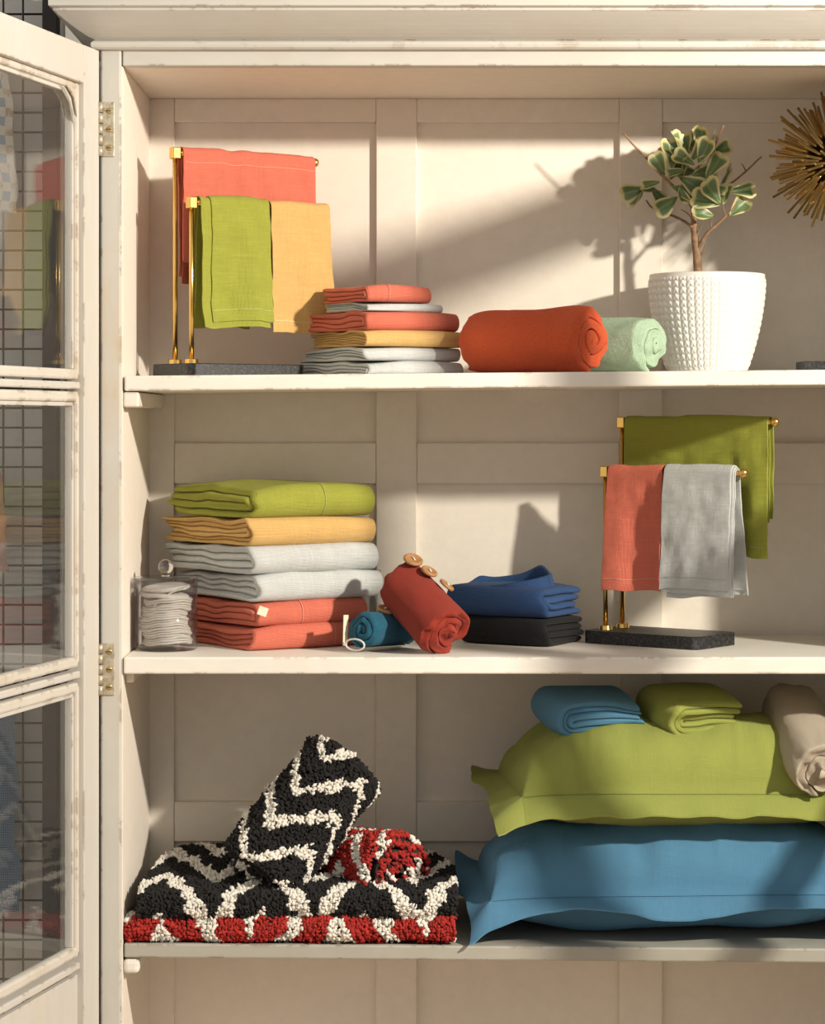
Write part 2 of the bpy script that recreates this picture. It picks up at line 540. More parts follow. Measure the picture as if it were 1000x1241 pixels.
# ------------------------------------------------------------------ doors
def make_door(hx, ang, mirror, label, WD=.49):
    """leaf with local x along the leaf from the hinge, +y the inside face"""
    d = bpy.data.objects.new('door', None); COL.objects.link(d); d.parent = cab
    d['label'] = label
    d.location = (hx, -.002, CZ)
    d.rotation_euler = (0, 0, ang)
    sy = -1 if mirror else 1
    T = .011
    def bb(name, x0, x1, y0, y1, z0, z1, mat, bev=.0015):
        ya, yb = sorted((y0 * sy, y1 * sy))
        return box(name, (x0, ya, z0), (x1, yb, z1), mat, d, bev)
    st = .049
    zt, zb = .448, -.95
    bb('door_stile', 0, st, -T, T, zb, zt, PAINT_DR)
    bb('door_stile', WD - st, WD, -T, T, zb, zt, PAINT_DR)
    bb('door_rail', st, WD - st, -T, T, .402, zt - .0002, PAINT_DR)
    bb('door_rail', st, WD - st, -T, T, zb, zb + .07, PAINT_DR)
    mun = [(.031, .053), (-.315, -.289), (-.664, -.634)]
    for i, (z0, z1) in enumerate(mun):
        zc = (z0 + z1) / 2
        bb('muntin', st, WD - st, -T, T * .55, zc - .0045, zc + .0045, PAINT_DR, .002)
    panes = [(.053, .402), (-.289, .031), (-.634, -.315)]
    for i, (z0, z1) in enumerate(panes):
        w = .0085
        bb('glazing_bead', st, st + w, -T * .8, T * .5, z0, z1, PAINT_BD, .003)
        bb('glazing_bead', WD - st - w, WD - st, -T * .8, T * .5, z0, z1, PAINT_BD, .003)
        bb('glazing_bead', st + .002, WD - st - .002, -T * .78, T * .45, z1 - w, z1 + (.004 if i else 0), PAINT_BD, .003)
        bb('glazing_bead', st + .002, WD - st - .002, -T * .78, T * .45, z0 - .004, z0 + w, PAINT_BD, .003)
        # inner lip next to the glass
        for (xa, xb) in ((st + w, st + w + .005), (WD - st - w - .005, WD - st - w)):
            bb('glazing_lip', xa, xb, -T * .8, T * .12, z0 + w, z1 - w, PAINT_DR, .001)
        bb('glazing_lip', st + w, WD - st - w, -T * .8, T * .12, z1 - w - .005, z1 - w, PAINT_DR, .001)
        bb('glass_pane', st + .003, WD - st - .003, -.0035, -.0015, z0 + .002, z1 - .002, GLASS, 0)
    # rounded upper corners of the top light
    for (cx, sx) in ((st + .0135, 1), (WD - st - .0135, -1)):
        for nm, r, y0, y1, mat in (('corner_block', .052, -T * .8, T * .14, PAINT_DR), ('corner_bead', .035, -T * .7, T * .42, PAINT_BD)):
            zc = .402 - .013
            ax = cx - sx * .006
            n = 10
            arc = [(ax + sx * r * (1 - math.sin(t)), zc + .006 - r * (1 - math.cos(t))) for t in np.linspace(0, math.pi / 2, n)]
            poly = [(ax, zc + .006)] + arc
            f = [lambda o, z, yy=y0: (o, yy * sy, z), lambda o, z, yy=y1: (o, yy * sy, z)]
            prism(nm, poly, f, mat, d)
    bb('door_panel', st - .004, WD - st + .004, -.006, .002, zb + .066, -.660, PAINT_DR, .001)
    return d

TH = 14.0
door = make_door(XL - .0262 - .0105, -R(90 + TH), False, 'open glazed door leaf with worn cream frame and three panes')
TH2 = -8.0
door2 = make_door(XR + .0262 + .0105, -R(90 + TH2), True, 'open glazed door leaf hung on the far side', .545)

# hinges on the left frame edge
def hinge(zc, h):
    x0 = XL - .0255
    hg = box('hinge_plate', (x0 + .003, -.0022, zc - h / 2), (x0 + .0175, .001, zc + h / 2), STEEL, cab, .0008)
    hg['label'] = 'worn brass butt hinge'
    n = 5
    for k in range(n):
        mb = MB()
        za, zb = zc - h / 2 + h * k / n + .0006, zc - h / 2 + h * (k + 1) / n - .0006
        mb.tube([(x0 + .0005, -.0045, za), (x0 + .0005, -.0045, zb)], .0033, 12)
        mb.obj('hinge_knuckle', STEEL, hg)
    for k, zz in enumerate((-.34, 0, .34)):
        mb = MB()
        mb.lathe([(0, .0012), (.0025, .0011), (.0036, .0004), (.0038, -.0004), (0, -.0006)], 16)
        # slot
        o = mb.obj('hinge_screw', SCREW, hg)
        o.location = (x0 + .0113, -.0026, zc + zz * h); o.rotation_euler = (R(90), 0, 0)
        sl = box('screw_slot', (x0 + .0113 - .0033, -.0041, zc + zz * h - .0005), (x0 + .0113 + .0033, -.0036, zc + zz * h + .0005), DARKP, hg, 0)
        sl.rotation_euler = (0, 0, 0)
hinge(Zr((HZ - 157) / 1000), .066)
hinge(Zr((HZ - 811) / 1000), .063)

# ------------------------------------------------------------------ cloth builders
_TH = {}
def thread_for(mat):
    if mat.name not in _TH:
        c = {'coral_linen': (.66, .24, .17), 'coral_linen_folded': (.66, .24, .17), 'lime_linen': (.36, .39, .12), 'mustard_linen': (.66, .50, .25), 'pale_grey_linen': (.42, .43, .42)}.get(mat.name, (.5, .4, .3))
        _TH[mat.name] = plain(mat.name + '_thread', c, .9, 0, .12, 300, 0)
    return _TH[mat.name]


def ribbon(mb, path, t, xs, disp=None, mi=0, er=(.45, .82)):
    path = np.asarray(path, float)
    tm = t if np.isscalar(t) else float(np.mean(t))
    def ends(p0, p1):
        d = (p1 - p0); L = np.linalg.norm(d); d = d / (L + 1e-12)
        return [p0 + d * min(q * tm, L * q) for q in (0, .06, .22, .45)]
    path = np.array(ends(path[0], path[1]) + list(path[1:-1]) + ends(path[-1], path[-2])[::-1])
    if not np.isscalar(t): t = np.concatenate([[t[0]] * 3, t, [t[-1]] * 3])
    K = len(path)
    T = np.gradient(path, axis=0); T /= np.linalg.norm(T, axis=1)[:, None] + 1e-12
    N = np.stack([-T[:, 1], T[:, 0]], -1)
    arc = np.concatenate([[0], np.cumsum(np.linalg.norm(np.diff(path, axis=0), axis=1))])
    tt = np.full(K, t) if np.isscalar(t) else np.asarray(t)
    tt = tt.copy()
    for q, w in enumerate((.30, .64, .88, .98)): tt[q] *= w; tt[-1 - q] *= w
    xs = np.asarray(xs, float); n = len(xs)
    e = np.ones(n)
    for q, w in enumerate((.28, .62, .86, .97)): e[q] = w; e[-1 - q] = w
    half = (tt[None, :] * e[:, None] / 2)[..., None]
    O = path[None] + N[None] * half; I = path[None] - N[None] * half
    L = np.concatenate([O, I[:, ::-1]], 1)
    P = np.concatenate([np.repeat(xs[:, None, None], 2 * K, 1), L], -1)
    UV = np.stack([np.repeat(np.concatenate([arc, arc[::-1]])[None], n, 0), np.repeat(xs[:, None], 2 * K, 1)], -1)
    if disp is not None: P = disp(P)
    mb.grid(P, UV, cv=True, mi=mi)
    for j, fl in ((0, True), (n - 1, False)):
        V = P[j]
        k = np.arange(K - 1)
        F = np.stack([k, k + 1, 2 * K - 2 - k, 2 * K - 1 - k], -1)
        if fl: F = F[:, ::-1]
        mb.raw(V, F, UV[j], mi)


def xs_end(a, b, n, e=.0012):
    k = np.array([0, .10, .35, .68]) * e
    return np.concatenate([a + k, np.linspace(a + e, b - e, n), (b - k)[::-1]])


def upath(Dp, zlo, zhi, a0, k=.75, na=12, ns=16, open_lo=0., open_hi=0.):
    r = (zhi - zlo) / 2
    zc = (zhi + zlo) / 2
    kk = min(r * k, Dp * .3)
    lo = [(x, zlo) for x in np.linspace(Dp - open_lo, a0 + kk, ns, endpoint=False)]
    ar = [(a0 + kk - kk * math.sin(t), zc - r * math.cos(t)) for t in np.linspace(0, math.pi, na)]
    hi = [(x, zhi) for x in np.linspace(a0 + kk, Dp - open_hi, ns + 1)[1:]]
    return np.array(lo + ar + hi)


def folded(name, label, cat, mat, loc, rot, W, Dp, H, n=3, seed=1, wav=.0035, end='L', group=None, puff=.15, stitch=None, tiltx=0., tilty=0., sag=0.0, seglen=.006):
    """cloth folded into nested layers: fold face to local -y, layer ends at the local -x or +x end"""
    t = H / (2 * n)
    sgn = -1 if end == 'L' else 1
    rs = np.random.default_rng(seed)

    def disp(P):
        x, y, z = P[..., 0], P[..., 1].copy(), P[..., 2].copy()
        e = np.clip(.5 + sgn * x / W, 0, 1)                 # 1 at the layered end
        q = np.stack([x * 9, y * 15, z * 26], -1)
        lay = 1.25 * wav * (e ** 1.6) * fbm(np.stack([x * 7, y * 15, z * 22], -1), seed, 2)
        zz = z + lay * np.clip(z / H * 3, .15, 1)
        # pillow shape: thinner to the ends and to the back, sagging top
        sh = 1 - puff * (np.abs(x / W * 2) ** 2.6) * .55 - puff * .35 * np.clip((y / Dp), 0, 1) ** 2
        zz = zz * sh + .0022 * vnoise(q * .8, seed + 5) * (z / H)
        zz = zz - sag * (1 - np.abs(x / W * 2) ** 2) * (z / H)
        yy = y + .0028 * fbm(np.stack([x * 16, z * 22, z * 0], -1), seed + 9, 2) * np.clip(1.4 - y / Dp, 0, 1)
        yy = yy + (.006 * (np.abs(x / W * 2) ** 3)) * np.clip(1 - y / Dp, 0, 1)
        xx = x + sgn * e ** 3 * .005 * vnoise(np.stack([y * 9, z * 70, z * 0], -1), seed + 3)
        return np.stack([xx, yy, np.maximum(zz, 0.0)], -1)

    mb = MB()
    for i in range(n):
        zlo, zhi = (i + .5) * t, H - (i + .5) * t
        if zhi - zlo < 1e-4: continue
        p = upath(Dp - rs.uniform(0, .01), zlo, zhi, (i + .5) * t * .8, .8, 12, max(8, int(Dp / seglen / 1.4)), rs.uniform(0, .012), rs.uniform(0, .008))
        o1, o2 = rs.uniform(-.004, .003), 0
        xa, xb = (-W / 2 - (o1 if sgn < 0 else 0), W / 2 + (o1 if sgn > 0 else 0))
        ribbon(mb, p, t * .97, xs_end(xa, xb, max(10, int(W / seglen)), t * .55), disp)
    o = mb.obj(name, mat)
    tag(o, label, cat, group)
    o.location = loc; o.rotation_euler = (tiltx, tilty, rot)
    if stitch:
        ms = MB()
        t0 = t * .5
        p = upath(Dp * .92, 0.0 + .0003, H - .0003, -t * .08, .8, 12, 14)
        for xo in stitch:
            X = np.linspace(xo - .0006, xo + .0006, 2)
            P = np.zeros((2, len(p), 3)); P[..., 0] = X[:, None]; P[..., 1:] = p[None]
            P[..., 1] -= .0003
            Pd = disp(P)
            Pd[..., 2] += .0006 * (P[..., 2] > H / 2)
            Pd[..., 1] -= .0006
            ms.grid(Pd)
        ms.obj('hem_stitch', thread_for(mat), o)
    return o


def roll(name, label, cat, mat, R0, L, turns=3.2, seed=1, group=None, squash=.92, lump=.004, mid=1.0, endround=.0, th=None, cone=.0, rin=.006, endn=1.0, lip=-100):
    """cloth rolled about local x, near end at +x"""
    K = int(turns * 34)
    th_ = np.linspace(0, turns * 2 * math.pi, K)
    r = rin + (R0 - rin) * (th_ / th_[-1]) ** .9
    pitch = (R0 - rin) / turns
    t = th or pitch * .88
    r = r - t / 2
    ph = R(lip) - turns * 2 * math.pi
    path = np.stack([r * np.cos(ph + th_), r * np.sin(ph + th_)], -1)
    tarr = np.full(K, t); tarr[-5:] *= np.linspace(1, .5, 5)

    def disp(P):
        x, y, z = P[..., 0].copy(), P[..., 1].copy(), P[..., 2].copy()
        rr = np.sqrt(y * y + z * z) / R0
        an = np.stack([y / R0 * 1.6, z / R0 * 1.6, x * 14], -1)
        k = 1 + lump / R0 * fbm(an, seed, 3)
        y, z = y * k, z * k
        e = np.clip(np.abs(x) / (L / 2), 0, 1)
        if endround:
            s = np.where(x < 0, 1 - endround * e ** 4, 1 - endround * .25 * e ** 6)
            y, z = y * s, z * s
        # end pushed in and out layer by layer
        x = x + np.sign(x) * e ** 4 * (.010 * endn * fbm(np.stack([y / R0 * 2.2, z / R0 * 2.2, rr * 2], -1), seed + 4, 2) - .006 * rr ** 2 + .004 * (1 - rr) * np.sign(x))
        # inner layers squeezed
        y = y + endn * (1 - rr) * .22 * R0 * vnoise(np.stack([y / R0 * 3, z / R0 * 3, x * 0 + seed], -1), seed + 8) * e ** 2
        z = z + endn * (1 - rr) * .22 * R0 * vnoise(np.stack([y / R0 * 3, z / R0 * 3, x * 0 + seed + 9], -1), seed + 12) * e ** 2
        z = z * squash
        z = np.where(z < -R0 * .80, -R0 * .80 + (z + R0 * .80) * .25, z)
        return np.stack([x, y, z], -1)
    mb = MB()
    ribbon(mb, path, tarr, xs_end(-L / 2, L / 2, max(14, int(L / .005)), .0015), disp)
    o = mb.obj(name, mat)
    o['zmin'] = float(min(v[:, 2].min() for v in mb.v))
    tag(o, label, cat, group)
    return o


def hang(name, label, cat, mat, stand, x0, x1, layers, zbar, ybar, seed, group=None, flare=.05, wave=.004, rb=.0042, stitch=True, stz=None):
    """towel over a bar: layers = list of (front drop, back drop, thickness, x-inset-left, x-inset-right), outermost first"""
    mb = MB()
    tot = sum(l[2] for l in layers)
    rad = rb + tot
    M = stand.matrix_basis.copy()
    bs = np.random.default_rng(seed)
    f1, p1 = bs.uniform(28, 45), bs.uniform(0, 6)

    def disp_for(x0, x1, Lf, Lb, k):
        def disp(P):
            x, y, z = P[..., 0].copy(), P[..., 1].copy(), P[..., 2].copy()
            d = np.clip(-z, 0, 1)
            front = y < 0
            s = np.where(front, -1, 1)
            y = y + s * d * flare * np.where(front, .7, 1.0) * (1 + .25 * k * 0)
            amp = wave * np.clip(d / .08, 0, 1.6)
            y = y + amp * (np.sin(x * f1 * 2 + p1 + s) * .5 + vnoise(np.stack([x * 26, z * 9, s * 3.], -1), seed) * 1.0)
            y = y + .0017 * fbm(np.stack([x * 60, z * 40, s * 5.], -1), seed + 3, 2) * np.clip(d / .02, 0, 1)
            z = z + .003 * vnoise(np.stack([x * 22, z * 0, s * 2. + k], -1), seed + 6) * np.clip(d / .1, 0, 1) + .0012 * vnoise(np.stack([x * 50, z * 0, z * 0], -1), seed + 2)
            x = x + np.where(front, 1, -1) * .05 * d * (x - (x0 + x1) / 2) / (x1 - x0) * .6
            return np.stack([x, y + ybar, z + zbar], -1)
        return disp
    for k, (Lf, Lb, t, il, ir) in enumerate(layers):
        rk = rad - t / 2
        nf, nb = int(Lf / .006) + 2, int(Lb / .006) + 2
        p = [(-rk, z) for z in np.linspace(-Lf, 0, nf, endpoint=False)]
        p += [(-rk * math.cos(a), rk * math.sin(a)) for a in np.linspace(0, math.pi, 9)]
        p += [(rk, z) for z in np.linspace(0, -Lb, nb + 1)[1:]]
        dfn = disp_for(x0, x1, Lf, Lb, k)
        ribbon(mb, np.array(p), t * .9, xs_end(x0 + il, x1 - ir, max(10, int((x1 - x0) / .005)), .0012), dfn)
        rad -= t
    o = mb.obj(name, mat)
    tag(o, label, cat, group)
    o.matrix_basis = M
    if stitch:
        ms = MB()
        Lf = layers[0][0]; il, ir = layers[0][3], layers[0][4]
        rk = rb + tot + .0004
        X = np.linspace(x0 + il + .002, x1 - ir - .002, 30)
        rows = []
        z_s = (-Lf + .014) if stz is None else stz
        for zz in (z_s, z_s + .0011):
            row = np.stack([X, np.full(30, -rk), np.full(30, zz)], -1); rows.append(row)
        ms.grid(disp_for(x0, x1, Lf, layers[0][1], 0)(np.array(rows)))
        ms.obj('hem_stitch', thread_for(mat), o)
    return o

# ------------------------------------------------------------------ towel stands
def stand(label, corner, ang, z0, near_left, hu, hl, Lu, Ll, group):
    """granite base; local x = long axis (towards bar ends), local -y = front; posts near x = 0"""
    st = thing('towel_stand', label, 'towel stand', (corner.x, corner.y, z0), ang, group)
    LX, LY, H = .172, .100, .0165
    bm = bmesh.new()
    bmesh.ops.create_cube(bm, size=1)
    for v in bm.verts: v.co = Vector(((v.co.x + .5) * LX, (v.co.y + .5) * LY, (v.co.z + .5) * H))
    ve = [e for e in bm.edges if abs(e.verts[0].co.z - e.verts[1].co.z) > .01]
    bmesh.ops.bevel(bm, geom=ve, offset=.007, segments=1, affect='EDGES')
    bmesh.ops.bevel(bm, geom=bm.edges[:], offset=.001, segments=1, affect='EDGES')
    me = bpy.data.meshes.new('base'); bm.to_mesh(me); bm.free(); me.materials.append(GRANITE)
    link('base', me, st)
    for (y, zt, L, nm) in ((.028, hl, Ll, 'front'), (.068, hu, Lu, 'back')):
        x = .018
        mb = MB(); mb.tube([(x, y, H), (x, y, zt)], .0032, 14); mb.obj('post', BRASS, st)
        mb = MB(); mb.lathe([(0, H + .0058), (.0082, H + .0058), (.0088, H + .005), (.0088, H + .0012), (.0095, H + .0002), (.0095, H), (0, H)], 24, (x, y, 0)); mb.obj('post_foot', BRASS, st)
        box('post_joint', (x - .0056, y - .0056, zt - .009), (x + .0056, y + .0056, zt + .0056), BRASS, st, .0012)
        mb = MB(); mb.tube([(x + .005, y, zt - .001), (x + L, y, zt - .001)], .0032, 14); mb.obj('bar', BRASS, st)
        mb = MB()
        aa = np.linspace(-math.pi / 2, math.pi / 2, 14)
        mb.lathe([(.0060 * math.cos(t), .0060 * math.sin(t)) for t in aa], 24, (x + L, y, zt - .001)); mb.obj('bar_finial', BRASS, st)
    return st

# left stand: near corner at px 230, receding to the right
cl = at(231, 455, .064)
zl = Z_S1(cl.x) + .0
stL = stand('brass towel stand on black granite base holding coral, lime and mustard towels', cl, R(36), zl, True, .285, .2195, .212, .196, 'brass towel stands')
crn = at(845, 787, .087)
La = -R(37.5)
lx = Vector((math.cos(La), math.sin(La), 0))
org = Vector((crn.x, crn.y, 0)) - lx * .172
stR = stand('brass towel stand on black granite base holding olive, coral and grey towels', org, La, Z_S2(0), True, .286, .2225, .226, .204, 'brass towel stands')
YF, YB = .028, .068
GT = 'towels draped over the brass bars'
hang('hand_towel', 'coral linen towel over the tall bar of the left brass stand', 'towel', CORAL, stL, .026, .226, [(.138, .155, .0022, 0, .0), (.132, .165, .0020, .004, .004)], .284, YB, 11, GT, .03, .003, stz=-.012)
hang('hand_towel', 'lime green linen towel draped over the low bar beside mustard towel', 'towel', LIME, stL, .027, .1275, [(.150, .138, .0022, .014, .0), (.157, .150, .0022, .0, .006), (.146, .155, .0020, .004, .003)], .2185, YF, 23, GT, .12, .006)
hang('hand_towel', 'mustard yellow linen towel hanging behind the stack of small towels', 'towel', MUSTARD, stL, .1315, .222, [(.160, .140, .0022, 0, .0), (.155, .140, .0020, .003, .003)], .2185, YF, 31, GT, .06, .004)
hang('hand_towel', 'lime green linen towel over the tall bar of the right brass stand', 'towel', LIME, stR, .026, .238, [(.168, .122, .0022, 0, .0), (.160, .128, .0020, .004, .004)], .285, YB, 41, GT, .03, .003)
hang('hand_towel', 'coral linen towel on the low bar next to grey towel', 'towel', CORAL, stR, .026, .1085, [(.152, .146, .0022, 0, .0), (.147, .142, .0020, .003, .003)], .2215, YF, 53, GT, .09, .005)
hang('hand_towel', 'pale grey linen towel draped in layers beside coral towel', 'towel', GREY, stR, .1125, .214, [(.148, .150, .0022, 0, .004), (.152, .155, .0024, .003, .001), (.156, .150, .0020, .008, .0)], .2215, YF, 61, GT, .11, .005)

# ------------------------------------------------------------------ stacks of folded towels
def stack(px, s, zfun, rows, rot, group, jit=.003, seed=3, end='L'):
    """rows from the bottom: (mat, label, W, Dp, H, n, dx, dy, drot, stitch)"""
    c = at(px, HZ, s)
    z = zfun(c.x) + .0004
    rs = np.random.default_rng(seed)
    for i, (mat, label, W_, D_, H_, n, dx, dy, dr, sti) in enumerate(rows):
        a = rot + R(dr)
        # object origin: middle of the fold face; near corner given
        ex = Vector((math.cos(a), math.sin(a), 0))
        ey = Vector((-math.sin(a), math.cos(a), 0))
        o = Vector((c.x + dx, c.y + dy, z)) + ex * (W_ / 2 if end == 'L' else -W_ / 2)
        folded('folded_towel', label, 'towel', mat, o, a, W_, D_, H_, n, seed * 10 + i, .0042, end, group, .16, sti)
        z += H_ * .965

stack(311, .070, Z_S2, [
    (CORALD, 'coral folded linen towel at the bottom of the tall stack behind jar', .168, .225, .030, 2, 0, 0, 0, [.03]),
    (CORALD, 'coral folded linen towel second from the bottom with a white tag', .170, .225, .032, 2, .002, .002, 2, [-.02]),
    (GREY, 'pale grey folded linen towel directly above the coral ones', .190, .225, .036, 2, .0, .004, -1, None),
    (GREY, 'pale grey folded linen towel directly under the mustard one', .188, .225, .036, 2, .0, .002, 1, None),
    (MUSTARD, 'mustard folded linen towel below the lime one in tall stack', .188, .230, .036, 3, -.003, .004, 1, None),
    (LIME, 'lime green folded linen towel on top of the tall stack', .190, .215, .044, 2, -.001, .004, 3, [.01]),
], R(34), 'folded towels in the tall stack', seed=5)
stack(447, .075, Z_S1, [
    (GREY, 'small pale grey folded towel at the bottom of small stack', .145, .172, .0185, 2, 0, 0, 0, None),
    (GREY, 'small pale grey folded towel second from the bottom', .145, .172, .0185, 2, 0, .002, 1, None),
    (MUSTARD, 'small mustard folded towel in the middle of small stack', .148, .160, .021, 3, .001, .001, -1, None),
    (CORALD, 'wide coral folded towel in upper half of small stack', .146, .182, .025, 2, -.001, .002, 2, None),
    (GREY, 'small pale grey folded towel between the two coral ones', .110, .125, .0125, 2, .004, .015, 1, None),
    (CORALD, 'little coral folded towel on top of small stack', .098, .115, .0215, 2, .004, .016, 3, [-.02]),
], R(33), 'folded towels in the small stack', seed=8)
# sewn white tag on second coral towel
tg = box('care_tag', (-.004, -.0006, -.006), (.008, .0006, .005), CARD, None, .0002)
for o in bpy.data.objects:
    if o.get('label', '').startswith('coral folded linen towel second'):
        tg.parent = o; tg.location = (-.083, -.004, .022); tg.rotation_euler = (0, R(20), R(-20))

# ------------------------------------------------------------------ rolls on the top shelf
def place_roll(o, px, py, s, yaw, zfun=None, pitch=0., spin=0.):
    c = at(px, py, s)
    o.rotation_euler = (spin, pitch, yaw)
    z = c.z if zfun is None else zfun(c.x) - o['zmin'] + .0004
    o.location = (c.x, c.y, z)
    del o['zmin']

r1 = roll('rolled_towel', 'large orange rolled bath towel lying on top shelf', 'towel', ORANGE, .0495, .176, 2.7, 14, 'rolled towels', .96, .005, endround=.14, endn=.55)
place_roll(r1, 645, 410, .100, -R(33), Z_S1)
r2 = roll('rolled_towel', 'mint green rolled bath towel behind the orange roll', 'towel', MINT, .0435, .130, 2.3, 27, 'rolled towels', .95, .004, endround=.2, endn=.45)
place_roll(r2, 741, 410, .145, -R(38), Z_S1)

# ------------------------------------------------------------------ potted plant
pc = at(857, 452, .208)
zp = Z_S1(pc.x) + .0005
plant = thing('potted_plant', 'small variegated ficus tree in a white knit-textured pot', 'plant', (pc.x, pc.y, zp))
Rt, Rb, HP = .0745, .0495, .1275
mb = MB()
NC, NRo = 46, 15
na, nz = NC * 8, 120
a = np.linspace(0, 2 * np.pi, na, endpoint=False)
zz = np.linspace(0, 1, nz)
A, Z = np.meshgrid(a, zz)
rad = Rb + (Rt - Rb) * (1 - (1 - Z) ** 1.9)
cf = (A / (2 * np.pi) * NC) % 1.0
v = np.abs(cf - .5) * 2
rowp = (Z * NRo + .55 * v) % 1.0
st_ = np.sin(np.pi * rowp) ** .7 * (1 - v ** 4)
amp = .0021 * np.clip((.965 - Z) / .03, 0, 1) * np.clip((Z - .02) / .03, 0, 1)
rad = rad + amp * st_
P = np.stack([rad * np.cos(A), rad * np.sin(A), Z * HP], -1)
mb.grid(P, cv=True, flip=True)
mb.lathe([(Rb, 0), (Rb * .5, .0), (0, .0)][::-1], 64)
mb.lathe([(Rt, HP), (Rt - .0015, HP + .0008), (Rt - .003, HP), (Rt - .004, HP - .02), (Rt - .005, HP - .03)], 96)
mb.obj('pot', POT, plant)
mb = MB(); mb.lathe([(Rt - .0042, HP - .022), (Rt * .6, HP - .018), (0, HP - .016)], 40); mb.obj('soil', SOIL, plant)

def pl(px, py, ds=0.):
    p = at(px, py, pc.y + ds)
    return (p.x - pc.x, p.y - pc.y, p.z - zp)
def branch(pts, r0, r1, name='branch'):
    q = [np.array(pl(*p)) for p in pts]
    # smooth resample
    q = np.array(q); n = len(q)
    tt = np.linspace(0, n - 1, (n - 1) * 5 + 1)
    c = np.stack([np.interp(tt, np.arange(n), q[:, k]) for k in range(3)], -1)
    for _ in range(2): c[1:-1] = (c[:-2] + 2 * c[1:-1] + c[2:]) / 4
    c += .0006 * np.stack([vnoise(c * 90, 1), vnoise(c * 90, 2), vnoise(c * 90, 3)], -1) * np.linspace(0, 1, len(c))[:, None]
    m = MB(); m.tube(c, np.linspace(r0, r1, len(c)), 8); m.obj(name, BARK, plant)
branch([(847, 345, 0), (845, 310, 0), (842, 290, 0), (841, 268, .003), (840, 250, 0)], .0062, .0032, 'trunk')
branch([(840, 252, 0), (828, 236, -.006), (808, 218, -.01), (796, 206, -.012), (782, 190, -.014), (768, 176, -.015), (756, 162, -.016)], .0024, .0011)
branch([(840, 252, 0), (846, 235, .004), (854, 208, .006), (862, 190, .004), (869, 170, .004), (877, 152, .004)], .0024, .0011)
branch([(845, 303, 0), (856, 284, -.01), (868, 273, -.014), (880, 262, -.018), (890, 250, -.02), (899, 243, -.02)], .0030, .0012)
branch([(840, 276, 0), (828, 267, .006), (812, 260, .01), (798, 256, .012), (788, 250, .012), (783, 242, .012)], .0020, .0011)
branch([(846, 240, .0), (868, 232, .012), (890, 220, .014), (907, 205, .015), (923, 190, .016)], .0018, .0010)
branch([(838, 245, 0), (834, 228, .01), (832, 205, .012), (838, 190, .012)], .0018, .0008)
branch([(842, 262, 0), (848, 240, -.012), (852, 220, -.014), (846, 200, -.016)], .0018, .0008)
for tw in ([(839, 265, 0), (833, 258, -.004), (826, 254, -.006)], [(843, 285, 0), (849, 277, -.006), (853, 271, -.008)], [(848, 315, 0), (853, 303, -.004), (855, 296, -.004)],
           [(790, 200, -.013), (794, 196, -.013), (796, 192, -.013)], [(904, 207, .015), (901, 201, .013), (899, 198, .013)], [(862, 278, -.012), (862, 270, -.014), (864, 265, -.015)],
           [(880, 262, -.018), (876, 250, -.02), (874, 240, -.02)], [(800, 257, .012), (799, 250, .01), (802, 244, .008)], [(869, 168, .004), (867, 163, .004)]):
    branch(tw, .0010, .0006, 'twig')

def leaf_mesh(seed):
    rs = np.random.default_rng(seed)
    nu, nv = 13, 13
    u = np.linspace(0, 1, nu)[:, None]; w = np.linspace(-1, 1, nv)[None]
    hw = .52 * (np.clip(u, 0, 1) ** .8) * (1 - .50 * np.clip((u - .60) / .40, 0, 1) ** 2.4)
    x = hw * w
    y = u * (1 + .0 * w) + .13 * u ** 3 * (np.abs(w) * 1.5 - w ** 2 * 1.25)
    fold = rs.uniform(.1, .45); curl = rs.uniform(-.35, .5)
    z = fold * np.abs(x) + curl * (u ** 2) * .45 + .04 * np.sin(u * 6 + w * 2 + seed)
    P = np.stack([x, y + 0 * w, z + 0 * w], -1)
    e = np.maximum(np.abs(w) + 0 * u, (u + 0 * w) ** 2.2)
    UV = np.stack([e, np.abs(w) * hw], -1)
    m = MB(); m.grid(P, UV)
    P2 = P.copy(); P2[..., 2] -= .012
    m.grid(P2, UV, flip=True)
    return m.mesh('leaf', LEAF)
LM = [leaf_mesh(k) for k in range(6)]
